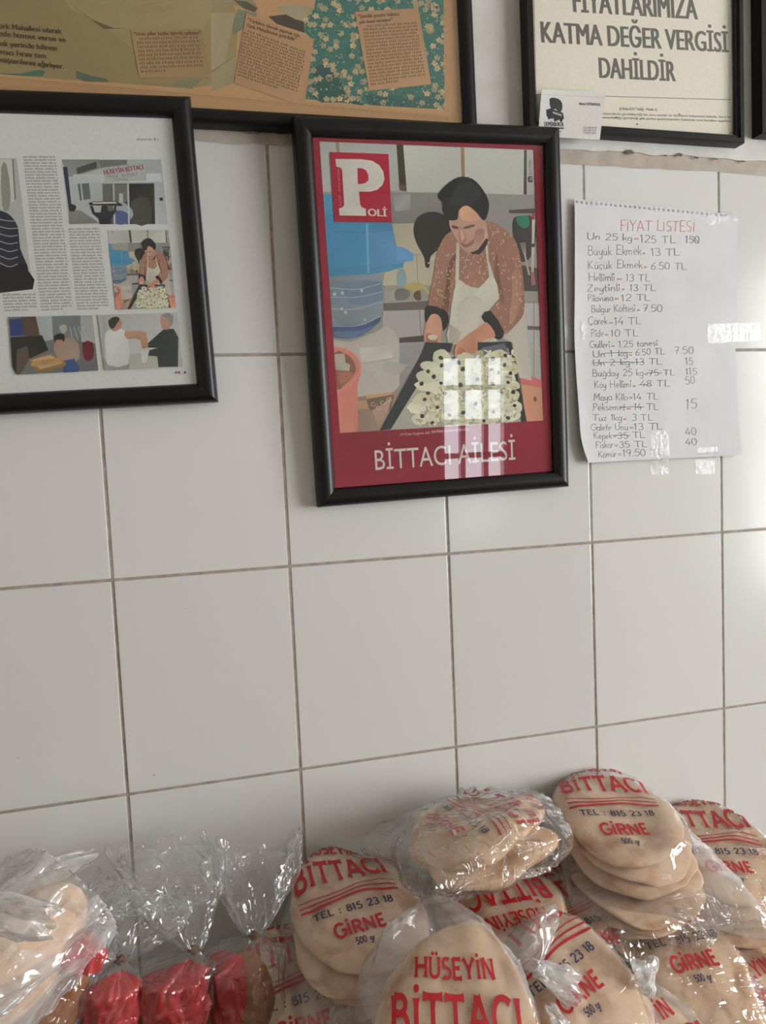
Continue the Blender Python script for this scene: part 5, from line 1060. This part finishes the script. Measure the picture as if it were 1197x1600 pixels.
def loaf_bag(label, p0, Y0, p1, Y1, R_, seed, lab=None, neck=None, m=None, film=None, flare=.045, fl_len=.1, cat_m=None):
    """loaf from p0 to p1 (photo pixels at depth Y), neck: (pixel, Y) of the tie, flare beyond it"""
    P0, P1 = at(*p0, Y0), at(*p1, Y1); ax = P1 - P0; L_ = np.linalg.norm(ax); ax /= L_
    tc_ = CAM - P0; fr_ = tc_ - ax * (tc_ @ ax); fr_ /= np.linalg.norm(fr_)     # side turned to the shop
    v = -fr_; u = np.cross(v, ax)
    r = empty('loaf_bag', mw=m4(u, v, ax, P0)); tag(r, label, 'bread bag', 'bagged loaves at the left')
    V, Fc = loaf_mesh(L_, R_, seed, m); mesh_obj('loaf', V, Fc, m or M_loaf, r, smooth=True)
    # film: hugging sleeve, gathered to the neck, then a crumpled flare
    np_ = at(*neck[0], neck[1]) if neck else P1 + ax * .05
    nl = np.array(to_local(r, np_)); VV, FF = [], []; ns, nt_ = 130, 120; fd = np.array(dir_local(r, np_, at(*neck[2], neck[3]))) if neck else np.array([0, 0, .06])
    for i in range(ns + 1):
        s_ = i / ns
        if s_ < .5:
            q_ = s_ / .5; z = L_ * (-.03 + 1.0 * q_); cen = np.array([0, 0, z]); rad = R_ * (1.16 if q_ > .06 else 1.16 * math.sqrt(q_ / .06)); wr = .10 + .25 * q_ * q_; ax_l = np.array([0, 0, 1.])
        elif s_ < .68:
            q_ = (s_ - .5) / .18; e = q_ * q_ * (3 - 2 * q_); cen = np.array([0, 0, L_ * .97]) * (1 - q_) + nl * q_; rad = R_ * 1.16 * (1 - e) + .006 * e; wr = .35
        else:
            q_ = (s_ - .68) / .32; cen = nl + fd * q_; rad = .006 + (flare - .006) * math.sin(q_ * math.pi / 2) ** .8; wr = .35 + .25 * q_
        for j in range(nt_):
            t_ = 2 * math.pi * j / nt_; f = 1 + wr * (.5 * math.sin(4 * t_ + seed) * (s_ > .5) * min(1, abs(s_ - .5) * 8) + .5 * noise.noise((math.cos(t_) * 2.4 + seed, math.sin(t_) * 2.4, s_ * 7)) + .35 * (1 - 2 * abs(noise.noise((math.cos(t_) * 5, math.sin(t_) * 5 + seed, s_ * 12)))))
            fl = 1.0 if s_ < .68 else 1 - .45 * (s_ - .68) / .32
            zj = 0 if s_ < .68 else .018 * q_ * noise.noise((math.cos(t_) * 1.7, math.sin(t_) * 1.7, seed + 2))
            VV.append((cen[0] + rad * f * math.cos(t_), cen[1] + rad * f * math.sin(t_) * fl * .95, cen[2] + zj))
    for i in range(ns):
        for j in range(nt_): k = i * nt_; j2 = (j + 1) % nt_; FF.append((k + j, k + j2, k + nt_ + j2, k + nt_ + j))
    fo = mesh_obj('plastic_film', VV, FF, film or M_crisp, r, smooth=True)
    if lab:      # red label printed on the sleeve
        s0, s1, a0, a1 = lab; A3 = np.array(VV); sel = []
        for i in range(ns):
            for j in range(nt_):
                q1 = (i / ns - s0) / (s1 - s0) * 2 - 1; q2 = (((j / nt_ * 360 + 90 - (a0 + a1) / 2 + 180) % 360) - 180) / ((a1 - a0) / 2)
                if abs(q1) ** 3 + abs(q2) ** 3 < 1 + .25 * noise.noise((q1 * 2, q2 * 2, seed)): sel.append((i, j))
        mp = {}; LV, LF = [], []
        for i, j in sel:
            f = []
            for ii, jj in ((i, j), (i, j + 1), (i + 1, j + 1), (i + 1, j)):
                key = ii * nt_ + jj % nt_
                if key not in mp:
                    p = A3[key]; cc = A3[ii * nt_:(ii + 1) * nt_].mean(0); d = p - cc; mp[key] = len(LV); LV.append(tuple(p - d / np.linalg.norm(d) * .0007))
                f.append(mp[key])
            LF.append(tuple(f))
        mesh_obj('red_label', LV, LF, M_redlabel, fo, smooth=True)
    if neck: knot(r, nl, .0048, seed, M_tie)
    return r
M_tie = mat('twist_tie', (128, 94, 58), .6, noise_amt=.2)
l5 = loaf_bag('upright loaf bag with bright red label and fanned top, next to the pita', (388, 1720), -.15, (380, 1486), -.13, .034, 5, (.30, .60, -105, 0), ((396, 1462), -.125, (405, 1318), -.06), flare=.042)
l4 = loaf_bag('upright loaf bag with dark red label, second from the pita', (262, 1740), -.17, (266, 1512), -.15, .033, 4, (.22, .63, -75, 66), ((302, 1484), -.145, (252, 1322), -.06), flare=.047)
l3 = loaf_bag('loaf bag with half hidden label, in the crumpled plastic heap', (150, 1740), -.19, (172, 1532), -.165, .027, 3, (.34, .62, -50, 70), ((188, 1500), -.155, (225, 1400), -.10), flare=.046)
l2 = loaf_bag('tilted loaf bag with red label, beside the pale loaf', (10, 1700), -.21, (126, 1468), -.155, .030, 2, (.41, .58, -45, 45), ((160, 1430), -.14, (235, 1385), -.08), flare=.038)
l1 = loaf_bag('pale loaf in wrinkled plastic leaning at the left edge', (-100, 1630), -.22, (126, 1388), -.135, .046, 1, None, ((-70, 1420), -.12, (-90, 1390), -.10), m=M_pale, film=M_milky, flare=.018)
tail(l1, to_local(l1, at(-40, 1400, -.16)), dir_local(l1, at(-40, 1400, -.16), at(98, 1354, -.13)), .098, .014, .019, 6, .4, M_milky)
tail(l1, to_local(l1, at(-40, 1420, -.25)), dir_local(l1, at(-40, 1420, -.25), at(58, 1440, -.25)), .06, .014, .026, 8, .5, M_milky)
tail(l2, to_local(l2, at(90, 1500, -.20)), dir_local(l2, at(90, 1500, -.20), at(-20, 1570, -.23)), .09, .006, .026, 9, .3, M_milky)
